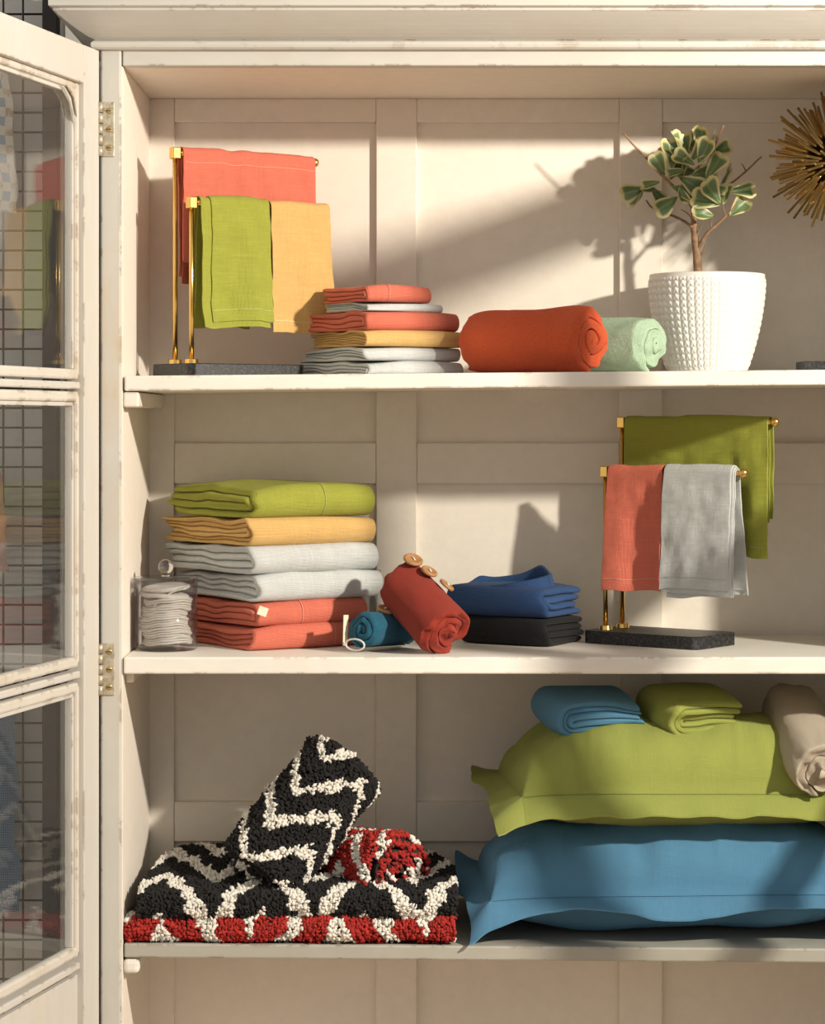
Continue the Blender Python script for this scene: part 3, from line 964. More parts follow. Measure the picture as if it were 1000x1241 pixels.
# px, py of the leaf base, tip direction in the picture (deg, 0 right, 90 up), length px, face yaw, depth offset
LV = [(782, 228, 195, 30, 30, .012), (784, 222, 250, 32, -50, .010), (790, 228, 310, 26, 10, .008), (800, 232, 165, 26, 40, .004), (806, 212, 120, 32, -10, -.01), (812, 218, 70, 30, 35, -.008),
      (815, 206, 95, 36, 10, -.01), (820, 200, 130, 28, -30, -.004), (826, 196, 75, 30, 20, .0), (832, 190, 100, 26, -15, .006), (838, 186, 85, 24, 40, .008), (836, 196, 40, 30, -20, -.012),
      (842, 200, 150, 30, 20, -.015), (846, 198, 60, 32, 0, -.012), (852, 196, 95, 30, -35, .004), (856, 190, 70, 30, 55, .004), (862, 186, 20, 24, -40, .006), (822, 214, 330, 36, 0, -.014), (812, 226, 340, 32, 20, -.012),
      (828, 222, 100, 30, 40, -.01), (838, 212, 10, 30, -10, -.016), (856, 216, 55, 30, -10, -.02), (858, 224, 330, 24, 20, -.012), (874, 226, 75, 26, 60, -.004),
      (874, 248, 165, 32, 0, -.022), (874, 248, 130, 30, 15, -.024), (876, 248, 75, 26, -20, -.02), (884, 232, 5, 32, -10, -.022), (866, 262, 175, 30, -5, -.024), (884, 262, 40, 26, 10, -.022),
      (822, 238, 215, 28, 30, -.002), (850, 232, 100, 20, 10, .01), (818, 232, 20, 20, 0, .012), (848, 208, 180, 26, 25, .012), (808, 204, 150, 22, 5, .01), (830, 206, 200, 24, -25, -.018), (826, 186, 110, 26, 30, -.006), (848, 184, 80, 26, -25, -.004), (838, 178, 60, 24, 15, .004), (818, 192, 160, 24, -35, .006), (866, 200, 110, 24, 40, -.006), (800, 220, 200, 24, 20, -.006), (840, 222, 60, 26, -45, .012), (824, 226, 280, 22, 15, -.014)]
for k, (px, py, an, ln, yw, ds) in enumerate(LV):
    b = Vector(pl(px, py, ds))
    o = link('leaf', LM[k % 6], plant)
    s = ln / 1000 * 1.14 * random.uniform(.85, 1.12)
    # local y along the leaf in the picture plane, local z facing the viewer
    t = R(an)
    yv = Vector((math.cos(t), -.25 * math.sin(k * 2.1), math.sin(t))).normalized()
    fz = Vector((math.sin(R(yw * 1.5)), -math.cos(R(yw * 1.5)), .35 + random.uniform(-.5, .6))).normalized()
    xv = yv.cross(fz).normalized(); zv = xv.cross(yv)
    m = Matrix((xv, yv, zv)).transposed().to_4x4()
    o.matrix_basis = Matrix.Translation(b) @ m @ Matrix.Diagonal((s, s, s, 1))

# ------------------------------------------------------------------ brass starburst
sc = at(1012, 196, .150)
zb_ = Z_S1(sc.x) + .0005
sb = thing('starburst_sculpture', 'spiky aged brass starburst sculpture on a dark block', 'sculpture', (sc.x, sc.y, zb_))
box('base', (-.045, -.03, 0), (.045, .03, .0125), GRANITE, sb, .001)
zc = sc.z - zb_
mb = MB(); mb.tube([(0, 0, .0125), (0, 0, zc)], .003, 12); mb.obj('stem', BRASSD, sb)
mb = MB(); aa = np.linspace(-math.pi / 2, math.pi / 2, 12)
mb.lathe([(.014 * math.cos(t), .014 * math.sin(t)) for t in aa], 20, (0, 0, zc)); mb.obj('hub', BRASSD, sb)
mb = MB(); mb.tube([(0, 0, 0), (0, 0, 1)], .0016, 7); rodme = mb.mesh('rod', BRASSD, True)
NR = 270
for k in range(NR):
    zf = 1 - 2 * (k + .5) / NR; rr = math.sqrt(1 - zf * zf); ph = k * 2.399963
    d = Vector((rr * math.cos(ph), rr * math.sin(ph), zf)) + Vector(rng.uniform(-.06, .06, 3))
    d.normalize()
    o = link('rod', rodme, sb)
    L = rng.uniform(.066, .091)
    q = Vector((0, 0, 1)).rotation_difference(d)
    o.matrix_basis = Matrix.Translation((0, 0, zc)) @ q.to_matrix().to_4x4() @ Matrix.Diagonal((1, 1, L, 1))

# ------------------------------------------------------------------ jars with cotton pads
def jar(label, c, z0, Rj, H, group, knob=True):
    j = thing('cotton_jar', label, 'jar', (c.x, c.y, z0), 0, group)
    mb = MB()
    w = .0022
    mb.lathe([(0, .0), (Rj - .003, .0), (Rj - .0005, .001), (Rj, .003), (Rj, H), (Rj - w, H), (Rj - w, .006), (0, .006)], 64); mb.obj('vessel', JARGLASS, j)
    mb = MB()
    mb.lathe([(0, H + .0035), (Rj - .003, H + .0035), (Rj + .0005, H + .0028), (Rj + .0005, H + .0006), (Rj - w - .0006, H), (Rj - w - .0006, H - .005), (Rj - w - .003, H - .005), (Rj - w - .003, H), (0, H)], 64)
    ld = mb.obj('lid', JARGLASS, j)
    mb = MB(); aa = np.linspace(-math.pi / 2, math.pi / 2, 16)
    mb.lathe([(0, H + .0035), (.006, H + .0035), (.0055, H + .008)] + [(max(.0001, .0095 * math.cos(t)), H + .0155 + .0095 * math.sin(t)) for t in aa[3:]], 28)
    mb.obj('lid_knob', BALLGLASS, ld)
    return j
jc = at(198, 790, .098); jc.x = XL + .0425 + .0016
JZ = Z_S2(0) + .0004
jar('clear round jar of cotton pads with ball-topped lid on middle shelf', jc, JZ, .0395, .088, 'clear cotton jars')
jc2 = at(425, 700, .250)
jar('clear jar mostly hidden behind the tall towel stack', jc2, JZ, .0395, .088, 'clear cotton jars')
zc_ = JZ + .0066
for k in range(19):
    rs = np.random.default_rng(100 + k)
    Rp = .0305 + rs.uniform(-.002, .0015)
    nr, na = 9, 40
    rr = np.array([0, .3, .55, .75, .9, 1.0, 1.0, .9, 0]) * Rp
    hh = np.array([.5, .5, .5, .52, .5, .2, -.2, -.5, -.5])
    a = np.linspace(0, 2 * np.pi, na, endpoint=False)
    th = .0031
    P = np.stack([rr[:, None] * np.cos(a), rr[:, None] * np.sin(a), np.repeat(hh[:, None] * th, na, 1)], -1)
    wob = .0026 * vnoise(np.stack([P[..., 0] * 45, P[..., 1] * 45, P[..., 0] * 0 + 1], -1), 3)
    P[..., 2] += wob + .0006 * vnoise(P * 60, 30 + k)
    P[..., :2] *= (1 + .05 * vnoise(np.stack([np.cos(a) * 1.7, np.sin(a) * 1.7, a * 0], -1), 50 + k))[None, :, None]
    mb = MB(); mb.grid(P, cv=True, flip=True)
    o = mb.obj('cotton_pad', COTTON)
    o.location = (jc.x - .0005 + .0030 * math.sin(k * .40 + 1) + rs.uniform(-.0008, .0008), jc.y + rs.uniform(-.0015, .0015), zc_ + th * .5 + .0012 + k * .0030)
    tag(o, 'round white cotton pad in the stack inside the clear jar', 'cotton pad', 'cotton pads in the jar')
# bigger puffs on top and a curled strip
for k, (dx, dz, tl, rp) in enumerate(((-.002, .0690, 7, .0315), (.0, .0775, -5, .0305))):
    rr = np.array([0, .35, .6, .8, .95, 1.0, 1.0, .93, .6, 0]) * rp
    hh = np.array([.5, .52, .5, .47, .35, .1, -.15, -.4, -.5, -.5]) * .0066
    a = np.linspace(0, 2 * np.pi, 40, endpoint=False)
    P = np.stack([rr[:, None] * np.cos(a), rr[:, None] * np.sin(a), np.repeat(hh[:, None], 40, 1)], -1)
    P[..., 2] += .0016 * vnoise(P * 40, 9 + k)
    mb = MB(); mb.grid(P, cv=True, flip=True)
    o = mb.obj('cotton_pad', COTTON); o.location = (jc.x + dx, jc.y, JZ + dz); o.rotation_euler = (R(4), R(tl), 0)
    tag(o, ('thick white cotton pad tilted on top of pads inside the clear jar', 'topmost thick cotton pad just under the lid of the clear jar')[k], 'cotton pad', 'cotton pads in the jar')

mb = MB()
tt_ = np.linspace(0, 1, 22)
cpts = np.stack([-.012 + .040 * tt_, .0 * tt_ - .010, .050 + .022 * tt_ + .005 * np.sin(tt_ * 3.1)], -1)
wv = np.linspace(-1, 1, 7)
P = cpts[:, None] + np.stack([0 * wv, .006 * wv, -.0015 * wv ** 2], -1)[None]
mb.grid(P); Q = P + np.array([0, 0, -.0016]); mb.grid(Q, flip=True)
for ix in ((slice(None), 0), (slice(None), -1), (0, slice(None)), (-1, slice(None))): mb.grid(np.stack([P[ix], Q[ix]], 0))
o = mb.obj('cotton_strip', COTTON); o.location = (jc.x, jc.y - .012, JZ + .008)
tag(o, 'slanting white cotton strip at the top inside the clear jar', 'cotton strip')

# ------------------------------------------------------------------ button rolls
def button(parent_o, loc, nrm, r=.0115):
    mb = MB()
    mb.lathe([(0, .0012), (r * .62, .0012), (r * .7, .0020), (r * .9, .0023), (r, .0012), (r, -.0012), (r * .9, -.0020), (0, -.0020)], 32)
    o = mb.obj('button', BUTTON, parent_o)
    q = Vector((0, 0, 1)).rotation_difference(Vector(nrm).normalized())
    o.rotation_euler = q.to_euler(); o.location = loc
    o['label'] = 'round wooden button'
    ms = MB(); ms.tube([(-r * .3, 0, .0020), (0, 0, .0026), (r * .3, 0, .0020)], .0008, 6)
    ms.obj('button_thread', STRING, o)
    return o

def set_axis(o, near, far, upv=(0, 0, 1)):
    """local +x from far to near; local z close to upv"""
    near = Vector(near); far = Vector(far)
    x = (near - far).normalized()
    y = Vector(upv).cross(x).normalized(); z = x.cross(y)
    M = Matrix((x, y, z)).transposed().to_4x4()
    M.translation = (near + far) / 2
    o.matrix_basis = M
    if 'zmin' in o: del o['zmin']

tr = roll('rolled_cloth', 'teal rolled linen cloth with wooden buttons and white string', 'cloth', TEAL, .0265, .105, 2.8, 44, 'buttoned cloth rolls', .95, .003, rin=.004, endn=.3)
zz2 = Z_S2(0)
set_axis(tr, at(437, 763, .050), at(500, 760, .145))
tr.location.z = zz2 + .0255
# near end of the teal roll faces left-front
button(tr, (.012, .006, .0255), (.15, .35, 1), .0115); button(tr, (-.010, .002, .0265), (-.1, .1, 1), .009)
ms = MB(); a = np.linspace(0, 2 * math.pi, 25)
ms.tube(np.stack([.060 + .004 * np.cos(a), -.006 + .017 * np.cos(a), -.0175 + .0070 * np.sin(a)], -1), .0011, 8, False)
lp = ms.obj('string_loop', STRING, tr)
box('backing_card', (.046, -.0275, -.020), (.056, -.0267, .018), CARD, tr, .0002)

rr_ = roll('rolled_cloth', 'rust red rolled linen cloth with three wooden buttons leaning on teal roll', 'cloth', RUST, .0385, .118, 3.0, 57, 'buttoned cloth rolls', 1.0, .003, endround=.08, rin=.004, endn=.7)
set_axis(rr_, at(540, 755, .035), at(489, 699, .105))
def drop(o, z):
    vs = np.array([(o.matrix_basis @ v.co).z for v in o.data.vertices])
    o.location.z += z - vs.min()
drop(rr_, zz2 + .0004)
for (lx_, an, r) in ((-.046, -4, .0125), (-.020, 8, .0108), (.006, 26, .0105)):
    t = R(an)
    n = Vector((0, math.sin(R(0)) , 1))
    # angle measured from local z towards the right-hand side of the picture
    n = Vector((-.0, .55 * math.cos(t) * 0 + math.sin(t), math.cos(t)))
    button(rr_, (lx_, n.y * .0395, n.z * .0395), n, r)

# ------------------------------------------------------------------ knit sweaters
cs = at(655, 785, .125)
ab = -R(0)
swa = -R(32)
exs = Vector((math.cos(swa), math.sin(swa), 0))
ok = folded('folded_sweater', 'black folded knit sweater under the blue one', 'sweater', BLACKK, Vector((cs.x, cs.y, zz2 + .0004)) - exs * .06 + Vector((0, .0, 0)), swa, .125, .115, .036, 2, 71, .0018, 'R', 'folded sweaters', .12)
ob = folded('folded_sweater', 'blue folded knit sweater with open collar beside towel stand', 'sweater', NAVY, Vector((cs.x - .004, cs.y, zz2 + .0004 + .0355)) - exs * .068, swa, .145, .115, .040, 2, 75, .0018, 'R', 'folded sweaters', .10)
# collar: raised open band on top of the blue sweater
mb = MB()
n = 60
a = np.linspace(0, 2 * math.pi, n, endpoint=False)
cx = np.stack([-.006 + .060 * np.cos(a), .052 + .036 * np.sin(a)], -1)
hgt = .013 + .009 * np.clip(np.cos(a * 1.0 - .6), -1, 1) + .010 * np.exp(-((a - 1.0) / .35) ** 2) + .006 * np.exp(-((a - 2.6) / .3) ** 2)
base = .032
ring = []
for (off, hh) in ((.006, 0), (.004, .5), (.0025, .9), (0, 1.0), (-.0025, .9), (-.002, .4), (-.001, -.25)):
    k = 1 + off / .05
    ring.append(np.stack([-.006 + (cx[:, 0] + .006) * k, .052 + (cx[:, 1] - .052) * k, base + hgt * hh], -1))
P = np.array(ring); P[..., :2] += (.002 * vnoise(P * 50, 4))[..., None]
UV = np.stack(np.meshgrid(np.arange(len(ring)) * .006, a * .05, indexing='ij'), -1)
mb.grid(P, UV, cv=True, flip=True)
cl_ = mb.obj('collar', NAVY, ob)

# ------------------------------------------------------------------ pillows
def pillow(name, label, mat, c, rotz, A, B, h, fl, seed, droop=.02, hb=.8, group=None, flaps=0.012, tilt=(0, 0)):
    nu, nv = 150, 110
    u = np.linspace(-1, 1, nu); v = np.linspace(-1, 1, nv)
    U, V = np.meshgrid(u, v, indexing='ij')
    # gather more samples near the border
    X = np.sign(U) * (1 - (1 - np.abs(U)) ** 1.25) * (A + fl); Y = np.sign(V) * (1 - (1 - np.abs(V)) ** 1.25) * (B + fl)
    xi = np.clip(np.abs(X) / A, 0, 1); yi = np.clip(np.abs(Y) / B, 0, 1)
    f = ((1 - xi ** 4.5) * (1 - yi ** 3.0))
    f = np.clip(f, 0, 1) ** .48
    inside = (xi < 1) & (yi < 1)
    ox = np.clip((np.abs(X) - A) / fl, 0, 1); oy = np.clip((np.abs(Y) - B) / fl, 0, 1)
    of = np.clip(np.hypot(ox, oy), 0, 1.25)
    # edges pulled in towards the corners
    pin = 1 - .05 * np.clip((np.abs(X) / (A + fl)), 0, 1) ** 2 * 0
    q = np.stack([X * 9, Y * 9, X * 0], -1)
    wr = .0075 * fbm(q, seed, 3)
    edge = np.exp(-((np.abs(Y) - B) / .055) ** 2) + np.exp(-((np.abs(X) - A) / .06) ** 2)
    rid = .0050 * edge * vnoise(np.stack([X * 42, Y * 9, X * 0 + 4], -1), seed + 3)
    rid = rid + .0030 * edge * vnoise(np.stack([X * 8, Y * 40, X * 0 + 9], -1), seed + 5) * (xi > .7)
    base = -droop * (np.clip(np.abs(Y) / (B + fl), 0, 1) ** 3) * 1.0 - droop * .8 * np.clip(np.abs(X) / (A + fl), 0, 1) ** 6
    wave = flaps * of * (vnoise(np.stack([X * 7, Y * 13, X * 0 + 2], -1), seed + 7) + .3 * vnoise(np.stack([X * 30, Y * 30, X * 0 + 2], -1), seed + 8))
    # the far left corner stands up, the near left corner hangs
    wave = wave + np.clip(-X - A * .72, 0, 1) / (A * .28 + fl) * of * (.022 * np.clip(Y / B, 0, 1.2) - .010 * np.clip(-Y / B, 0, 1.2) ** 2)
    bm_ = base + wave - .012 * of
    for (cx_, sl) in ((.06, .15), (.15, -.1), (-.12, .25)):
        wr = wr + .0022 * np.exp(-((X - cx_ * A / .23 - sl * Y) / .0035) ** 2) * np.clip(.5 - Y / B, 0, 1)
    # ragged side hems
    X = X + ox * np.sign(X) * .007 * vnoise(np.stack([Y * 26, X * 0, X * 0 + seed], -1), seed + 21)
    groove = .0022 * np.exp(-(np.minimum(np.abs(np.abs(X) - A) + 10 * (np.abs(Y) > B), np.abs(np.abs(Y) - B) + 10 * (np.abs(X) > A)) / .003) ** 2)
    zt = bm_ + f * h + (wr + rid) * np.where(inside, np.clip(f * 3, 0, 1), 0) + .0011 - groove * .5
    zb = bm_ - f * h * hb + wr * .5 * np.where(inside, np.clip(f * 3, 0, 1), 0) - .0011
    mb = MB()
    def arcuv(z):
        du = np.sqrt(np.diff(X, axis=0) ** 2 + np.diff(z, axis=0) ** 2); dv = np.sqrt(np.diff(Y, axis=1) ** 2 + np.diff(z, axis=1) ** 2)
        uu = np.concatenate([np.zeros((1, nv)), np.cumsum(du, 0)], 0); vv = np.concatenate([np.zeros((nu, 1)), np.cumsum(dv, 1)], 1)
        uu = np.repeat(uu[:, nv // 2:nv // 2 + 1], nv, 1); vv = np.repeat(vv[nu // 2:nu // 2 + 1], nu, 0)
        return np.stack([uu, vv], -1)
    UV = arcuv(zt)
    mb.grid(np.stack([X, Y, zt], -1), UV)
    mb.grid(np.stack([X, Y, zb], -1), UV, flip=True)
    # closing rim
    def rim(ix):
        Pt = np.stack([X, Y, zt], -1)[ix]; Pb = np.stack([X, Y, zb], -1)[ix]
        mb.grid(np.stack([Pt, Pb], 0), np.stack([UV[ix], UV[ix]], 0))
    rim((slice(None), 0)); rim((slice(None), -1)); rim((0, slice(None))); rim((-1, slice(None)))
    o = mb.obj(name, mat)
    o.location = c; o.rotation_euler = (tilt[0], tilt[1], rotz)
    tag(o, label, 'pillow', group)
    # stitched line where the flange starts
    ms = MB()
    Pt = np.stack([X, Y, zt], -1)
    jv = int(np.argmin(np.abs(Y[0] + B + .001)))
    iu = np.where(np.abs(X[:, 0]) < A)[0]
    line = Pt[iu, jv]
    l2 = line + np.array([0, -.0012, .0008]); l1 = line + np.array([0, 0, .0010])
    ms.grid(np.stack([l1, l2], 0)); ms.obj('seam_stitch', mat, o)
    return o

zs3 = lambda x: Z_S3(x)
pcx = .325
pb = pillow('pillow', 'blue twill flanged pillow lying on lower shelf', BLUEP, (pcx, .146, zs3(pcx) + .062), R(3), .236, .112, .080, .030, 5, .010, .74, 'flanged pillows', .008)
pg = pillow('pillow', 'olive green twill flanged pillow on top of the blue one', OLIVE, (pcx + .022, .152, zs3(pcx) + .186), R(6), .226, .110, .082, .032, 12, .012, .66, 'flanged pillows', .009, (R(0), R(1.0)))

# folded cloths on the pillows
ctr = at(656, 893, .118)
folded('folded_cloth', 'blue folded twill cloth resting on the olive pillow', 'cloth', BLUEP, ctr + Vector((0, 0, .007)), R(-76), .115, .122, .052, 3, 81, .0045, 'R', 'folded cloths on the pillow', .2, None, R(1), R(6))
ctr = at(784, 893, .118)
folded('folded_cloth', 'olive green folded twill cloth resting on the olive pillow', 'cloth', OLIVE, ctr + Vector((0, 0, .006)), R(-74), .115, .108, .056, 3, 87, .0045, 'R', 'folded cloths on the pillow', .2, None, R(0), R(6))
rb = roll('rolled_blanket', 'natural beige rolled linen blanket at the right on olive pillow', 'blanket', LINEN, .046, .20, 2.4, 93, None, .95, .006, endround=.35)
set_axis(rb, at(1000, 930, .03), at(955, 850, .20))
rb.location.z += .0

# ------------------------------------------------------------------ tufted mats
bmx = bmesh.new(); bmesh.ops.create_icosphere(bmx, subdivisions=1, radius=1)
ICV = np.array([v.co[:] for v in bmx.verts]); ICF = np.array([[v.index for v in f.verts] for f in bmx.faces]); bmx.free()


def tufts(parent, P, N, ci, mats, r=.0033, seed=0, name='pile'):
    rs = np.random.default_rng(seed)
    n = len(P)
    P = P + N * (.0016 * vnoise(P * 95, seed + 2) + .0010 * rs.normal(0, 1, n))[:, None]
    N = N + rs.normal(0, .5, (n, 3)); N /= np.linalg.norm(N, axis=1)[:, None]
    a = rs.normal(0, 1, (n, 3)); X = np.cross(N, a); X /= np.linalg.norm(X, axis=1)[:, None]; Y = np.cross(N, X)
    sx = r * rs.uniform(.6, 1.1, n); sy = r * rs.uniform(.8, 1.7, n); sz = r * rs.uniform(1.0, 2.1, n)
    V = ICV * 1.0
    J = 1 + .14 * rs.normal(0, 1, (n, len(ICV), 1))
    Vn = V[None] * J
    W_ = P[:, None] + Vn[..., 0:1] * (X * sx[:, None])[:, None] + Vn[..., 1:2] * (Y * sy[:, None])[:, None] + Vn[..., 2:3] * (N * sz[:, None])[:, None]
    F = (ICF[None] + (np.arange(n) * len(ICV))[:, None, None]).reshape(-1, 3)
    mb = MB(); mb.raw(W_.reshape(-1, 3), F, None, np.repeat(ci, len(ICF)))
    o = mb.obj(name, mats, parent); o['kind'] = 'stuff'
    return o


def zig(u, v, per, amp, sp, wid, off=0.):
    tri = np.abs(((u / per) % 1.0) - .5) * 2
    g = (v + amp * tri + off) / sp
    g = g + .10 * vnoise(np.stack([u * 90, v * 90, u * 0], -1), 3)
    return (g % 1.0) < wid


def mat_folded(name, label, c, W_, D_, H_, mats, seed, pat, lift=0., round_r=.0, tuft=.0025, top_from=None, rot=0., bulge=None):
    """folded mat: fold at local -y; tufts on front fold and top"""
    rs = np.random.default_rng(seed)
    root = thing(name, label, 'bath mat', c, rot, 'tufted bath mats')
    Rr = H_ / 2
    ry = round_r * 2.4
    def surf(x, s):
        """arc parameter s from bottom front to top back -> position, normal (local)"""
        arcL = math.pi * Rr
        th = np.clip(s / arcL, 0, 1) * math.pi
        y = np.where(s < arcL, Rr - Rr * np.sin(th), Rr + (s - arcL))
        z = np.where(s < arcL, Rr - Rr * np.cos(th), 2 * Rr)
        ny = np.where(s < arcL, -np.sin(th), 0); nz = np.where(s < arcL, -np.cos(th), 1)
        z = z + (bulge(x, y) if bulge is not None else 0) * np.clip(z / H_, 0, 1)
        y = y + .004 * vnoise(np.stack([x * 16, x * 0, x * 0], -1), seed)
        return np.stack([x, y, z], -1), np.stack([0 * x, ny, nz], -1)
    arcL = math.pi * Rr
    S = arcL + D_ - Rr
    # body (backing) : closed slab a little inside
    xs = np.linspace(-W_ / 2 + .004, W_ / 2 - .004, 40)
    ss = np.concatenate([np.linspace(0, arcL, 10), np.linspace(arcL, S, 24)[1:]])
    Xg, Sg = np.meshgrid(xs, ss, indexing='ij')
    def clipx(x, y):
        if round_r <= 0: return x
        t = np.clip((y - (D_ - ry)) / ry, 0, 1)
        lim = W_ / 2 - round_r + round_r * np.sqrt(np.clip(1 - t * t, 0, 1))
        return x * lim / (W_ / 2)
    Pb, Nb = surf(Xg, Sg)
    Pb = Pb - Nb * .0025
    Pb[..., 0] = clipx(Pb[..., 0], Pb[..., 1])
    mb = MB(); mb.grid(Pb)
    Pl = Pb.copy(); Pl[..., 2] = np.minimum(Pl[..., 2], .0025) * 0 + .0008
    Pl[..., 1] = np.maximum(Pl[..., 1], .004)
    mb.grid(Pl, flip=True)
    for ix in ((slice(None), -1), (0, slice(None)), (-1, slice(None))):
        mb.grid(np.stack([Pb[ix], Pl[ix]], 0))
    mb.obj('backing', BACKING, root)
    sp = tuft * 1.42
    gx, gs = np.meshgrid(np.arange(-W_ / 2 + tuft, W_ / 2 - tuft * .5, sp), np.arange(arcL * .10, S, sp), indexing='ij')
    gx = gx + rs.uniform(-.35, .35, gx.shape) * sp; gs = gs + rs.uniform(-.35, .35, gs.shape) * sp
    x, s = gx.ravel(), gs.ravel()
    P, N = surf(x, s)
    keep = np.ones(len(x), bool)
    if round_r > 0:
        t = np.clip((P[:, 1] - (D_ - ry)) / ry, 0, 1)
        lim = W_ / 2 - round_r + round_r * np.sqrt(np.clip(1 - t * t, 0, 1))
        keep &= np.abs(x) < lim - .002
    if top_from is not None: keep &= s < top_from
    ci = pat(x, s).astype(int)
    tufts(root, P[keep] - N[keep] * .001, N[keep], ci[keep], mats, tuft, seed)
    return root

mx = at(355, 1140, .0).x
mz = zs3(mx) + .0006
mat_folded('bath_mat', 'red and white zigzag tufted bath mat folded at the bottom of the pile', (mx - .003, .002, mz + .0012), .404, .285, .030, [RED, WHT], 3,
           lambda x, s: zig(x + .05, s, .215, .26, .138, .36), tuft=.0025, top_from=.07)
def bulge_b(x, y):
    return .008 * np.sin(np.clip(y / .28, 0, 1) * math.pi * .9) + .010 * np.clip((y - .10) / .17, 0, 1) ** 1.3 + .004 * vnoise(np.stack([x * 9, y * 9, x * 0], -1), 4)
mat_folded('bath_mat', 'black and white zigzag tufted bath mat folded on the red one', (mx + .005, .006, mz + .0295), .392, .285, .030, [BLK, WHT], 9,
           lambda x, s: zig(x - .02, s, .125, .135, .118, .40, .02), round_r=.085, tuft=.0025, bulge=bulge_b)


def mat_roll(name, label, near, far, Rr, mats, seed, pat, tuft=.0025, up=(0, 0, 1), spiral=True, ratio=1.0):
    root = thing(name, label, 'bath mat', (0, 0, 0), 0, 'tufted bath mats')
    near = Vector(near); far = Vector(far)
    L = (near - far).length
    x = (near - far).normalized(); y = Vector(up).cross(x).normalized(); z = x.cross(y)
    M = Matrix((x, y, z)).transposed().to_4x4(); M.translation = (near + far) / 2
    root.matrix_basis = M
    rs = np.random.default_rng(seed)
    mb = MB()
    # rolled backing body: outer skin with rounded shoulders and the spiral seen at its near end
    turns = 2.4
    th = np.linspace(0, turns * 2 * math.pi, 84)
    r = .010 + (Rr - .010 - .004) * (th / th[-1])
    t = (Rr - .010) / turns * .70
    path = np.stack([(r - t / 2) * np.cos(th), (r - t / 2) * np.sin(th) * ratio], -1)
    ribbon(mb, path, t, xs_end(-L / 2 + .004, L / 2 - .004, 16))
    mb.obj('backing', BACKING, root)
    sp = tuft * 1.45
    # skin
    circ = 2 * math.pi * Rr
    gu, gv = np.meshgrid(np.arange(-L / 2 + tuft, L / 2 - tuft * .3, sp), np.arange(0, circ, sp), indexing='ij')
    u = (gu + rs.uniform(-.35, .35, gu.shape) * sp).ravel(); v = (gv + rs.uniform(-.35, .35, gu.shape) * sp).ravel()
    an = v / Rr
    e = np.clip((np.abs(u) - (L / 2 - .012)) / .012, 0, 1)
    rr2 = Rr - .002 - .007 * e ** 2
    rr2 = rr2 + .0025 * vnoise(np.stack([np.cos(an) * 2, np.sin(an) * 2, u * 22], -1), seed)
    P = np.stack([u, rr2 * np.cos(an), rr2 * np.sin(an) * ratio], -1)
    N = np.stack([e * np.sign(u) * .8, np.cos(an), np.sin(an)], -1); N /= np.linalg.norm(N, axis=1)[:, None]
    ci = pat(u, v).astype(int)
    Ps, Ns, Cs = [P], [N], [ci]
    # spiral rims at both ends
    for sg in (1, -1):
        thq = np.arange(1.2, turns * 2 * math.pi, .03)
        rq = .010 + (Rr - .014) * (thq / thq[-1])
        n = int(np.sum(rq * .03) * (t / sp) / sp)
        pick = rs.choice(len(thq), n, p=rq / rq.sum())
        tq = thq[pick]; rr3 = rq[pick] - rs.uniform(.1, .95, n) * t * 1.15
        bl = np.sin(rs.uniform(0, 1, n) * math.pi)
        ph = ((rq[pick] - rr3) / t)
        Pn = np.stack([sg * (L / 2 - .006 + .005 * np.sin(np.clip(ph, 0, 1) * math.pi) - .010 * (rr3 / Rr) ** 4), rr3 * np.cos(tq), rr3 * np.sin(tq) * ratio], -1)
        Nn = np.tile([float(sg), 0, 0], (n, 1))
        Cn = pat(tq * .012 + sg * .3, rr3 * 1.2 + tq * .006).astype(int)
        Ps.append(Pn); Ns.append(Nn); Cs.append(Cn)
    tufts(root, np.concatenate(Ps), np.concatenate(Ns), np.concatenate(Cs), mats, tuft, seed)
    return root

mat_roll('rolled_bath_mat', 'red and white tufted bath mat rolled up under the leaning black roll', at(484, 1058, .075), at(420, 1052, .18), .050, [RED, WHT], 21,
         lambda u, v: zig(u, v, .13, .07, .055, .33, .01))
mat_roll('rolled_bath_mat', 'black and white zigzag bath mat rolled up and leaning on the red roll', at(308, 1066, .068), at(419, 925, .150), .0555, [BLK, WHT], 33,
         lambda u, v: zig(v, u, .114, .058, .054, .33, .022))

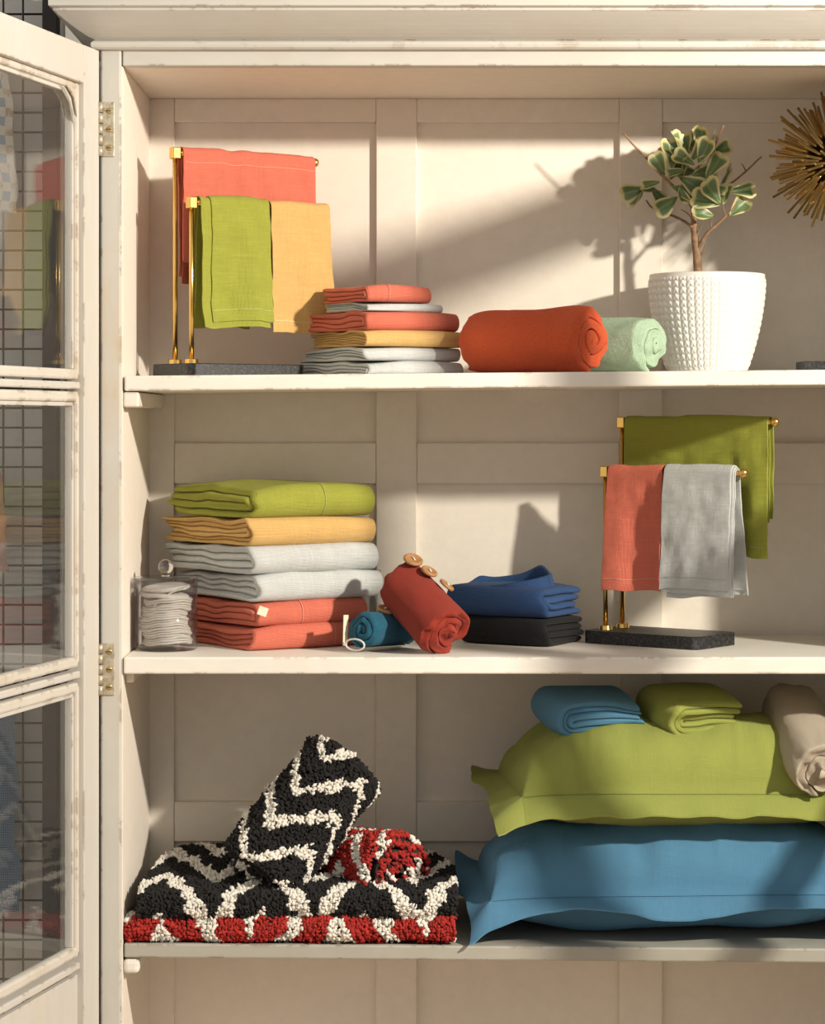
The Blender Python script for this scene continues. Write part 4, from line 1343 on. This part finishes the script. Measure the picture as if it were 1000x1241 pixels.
# ------------------------------------------------------------------ what stands beyond the glass door
bd = box('display_board', (-1.15, .205, 0), (-.452, .225, 2.3), WALLM, None, .002)
tag(bd, 'pale grey upright display board behind the wire grid', 'board')
gp = thing('wire_grid_panel', 'dark welded wire grid display panel standing against grey wall behind glass door', 'wire grid', (-.62, .165, 0))
mbv = MB(); mbv.tube([(0, 0, .55), (0, 0, 2.22)], .0015, 6); vw = mbv.mesh('wire', WIRE)
mbh = MB(); mbh.tube([(-.135, .0028, 0), (.148, .0028, 0)], .0015, 6); hw = mbh.mesh('wire', WIRE)
gap = .0252
for k in range(11):
    o = link('wire', vw, gp); o.location = (-.13 + k * gap, 0, 0)
for k in range(65):
    o = link('wire', hw, gp); o.location = (0, 0, .56 + k * gap)
box('frame_post', (.148, -.012, 0), (.168, .012, 2.25), DARKP, gp, .002)
box('frame_post', (-.155, -.012, 0), (-.136, .012, 2.05), POSTM, gp, .002)
def drape(name, label, mat, x0, x1, y, ztop, zbot, seed, fold=.010, frq=60, mats=None):
    n, m = 40, 50
    X, T = np.meshgrid(np.linspace(x0, x1, n), np.linspace(0, 1, m), indexing='ij')
    Y = y + fold * np.sin(X * frq + seed) * (.4 + .6 * T) + .004 * vnoise(np.stack([X * 40, T * 4, X * 0], -1), seed)
    Z = ztop + (zbot - ztop) * T + .004 * vnoise(np.stack([X * 20, T * 0, X * 0], -1), seed + 3)
    X2 = X + .010 * (T - .5) + .004 * vnoise(np.stack([T * 6, X * 4, X * 0], -1), seed + 5)
    UV = np.stack([X * 1.2, T * (ztop - zbot)], -1)
    mb = MB()
    P = np.stack([X2, Y, Z], -1)
    mb.grid(P, UV); Q = P.copy(); Q[..., 1] += .003; mb.grid(Q, UV, flip=True)
    for ix in ((slice(None), 0), (slice(None), -1), (0, slice(None)), (-1, slice(None))):
        mb.grid(np.stack([P[ix], Q[ix]], 0), np.stack([UV[ix], UV[ix]], 0))
    o = mb.obj(name, mat); tag(o, label, 'cloth', 'cloths hung on the wire grid'); return o
gx_ = lambda px: (px - 500) / 1000 * (DIST + .14) / DIST
gz_ = lambda py: CZ + (HZ - py) / 1000 * (DIST + .14) / DIST
drape('hanging_cloth', 'blue and cream checked cloth hung on the wire grid seen through top pane', PLAID, gx_(-80), gx_(16), .140, gz_(60), gz_(256), 2, .006, 50)
drape('hanging_cloth', 'denim blue seersucker cloth hung low on the wire grid', DENIM, gx_(-80), gx_(18), .138, gz_(818), gz_(1105), 5, .009, 70)
drape('hanging_cloth', 'pink fuzzy cloth edge hung on the wire grid between the other cloths', PINKF, gx_(-80), gx_(3), .140, gz_(560), gz_(694), 8, .005, 50)
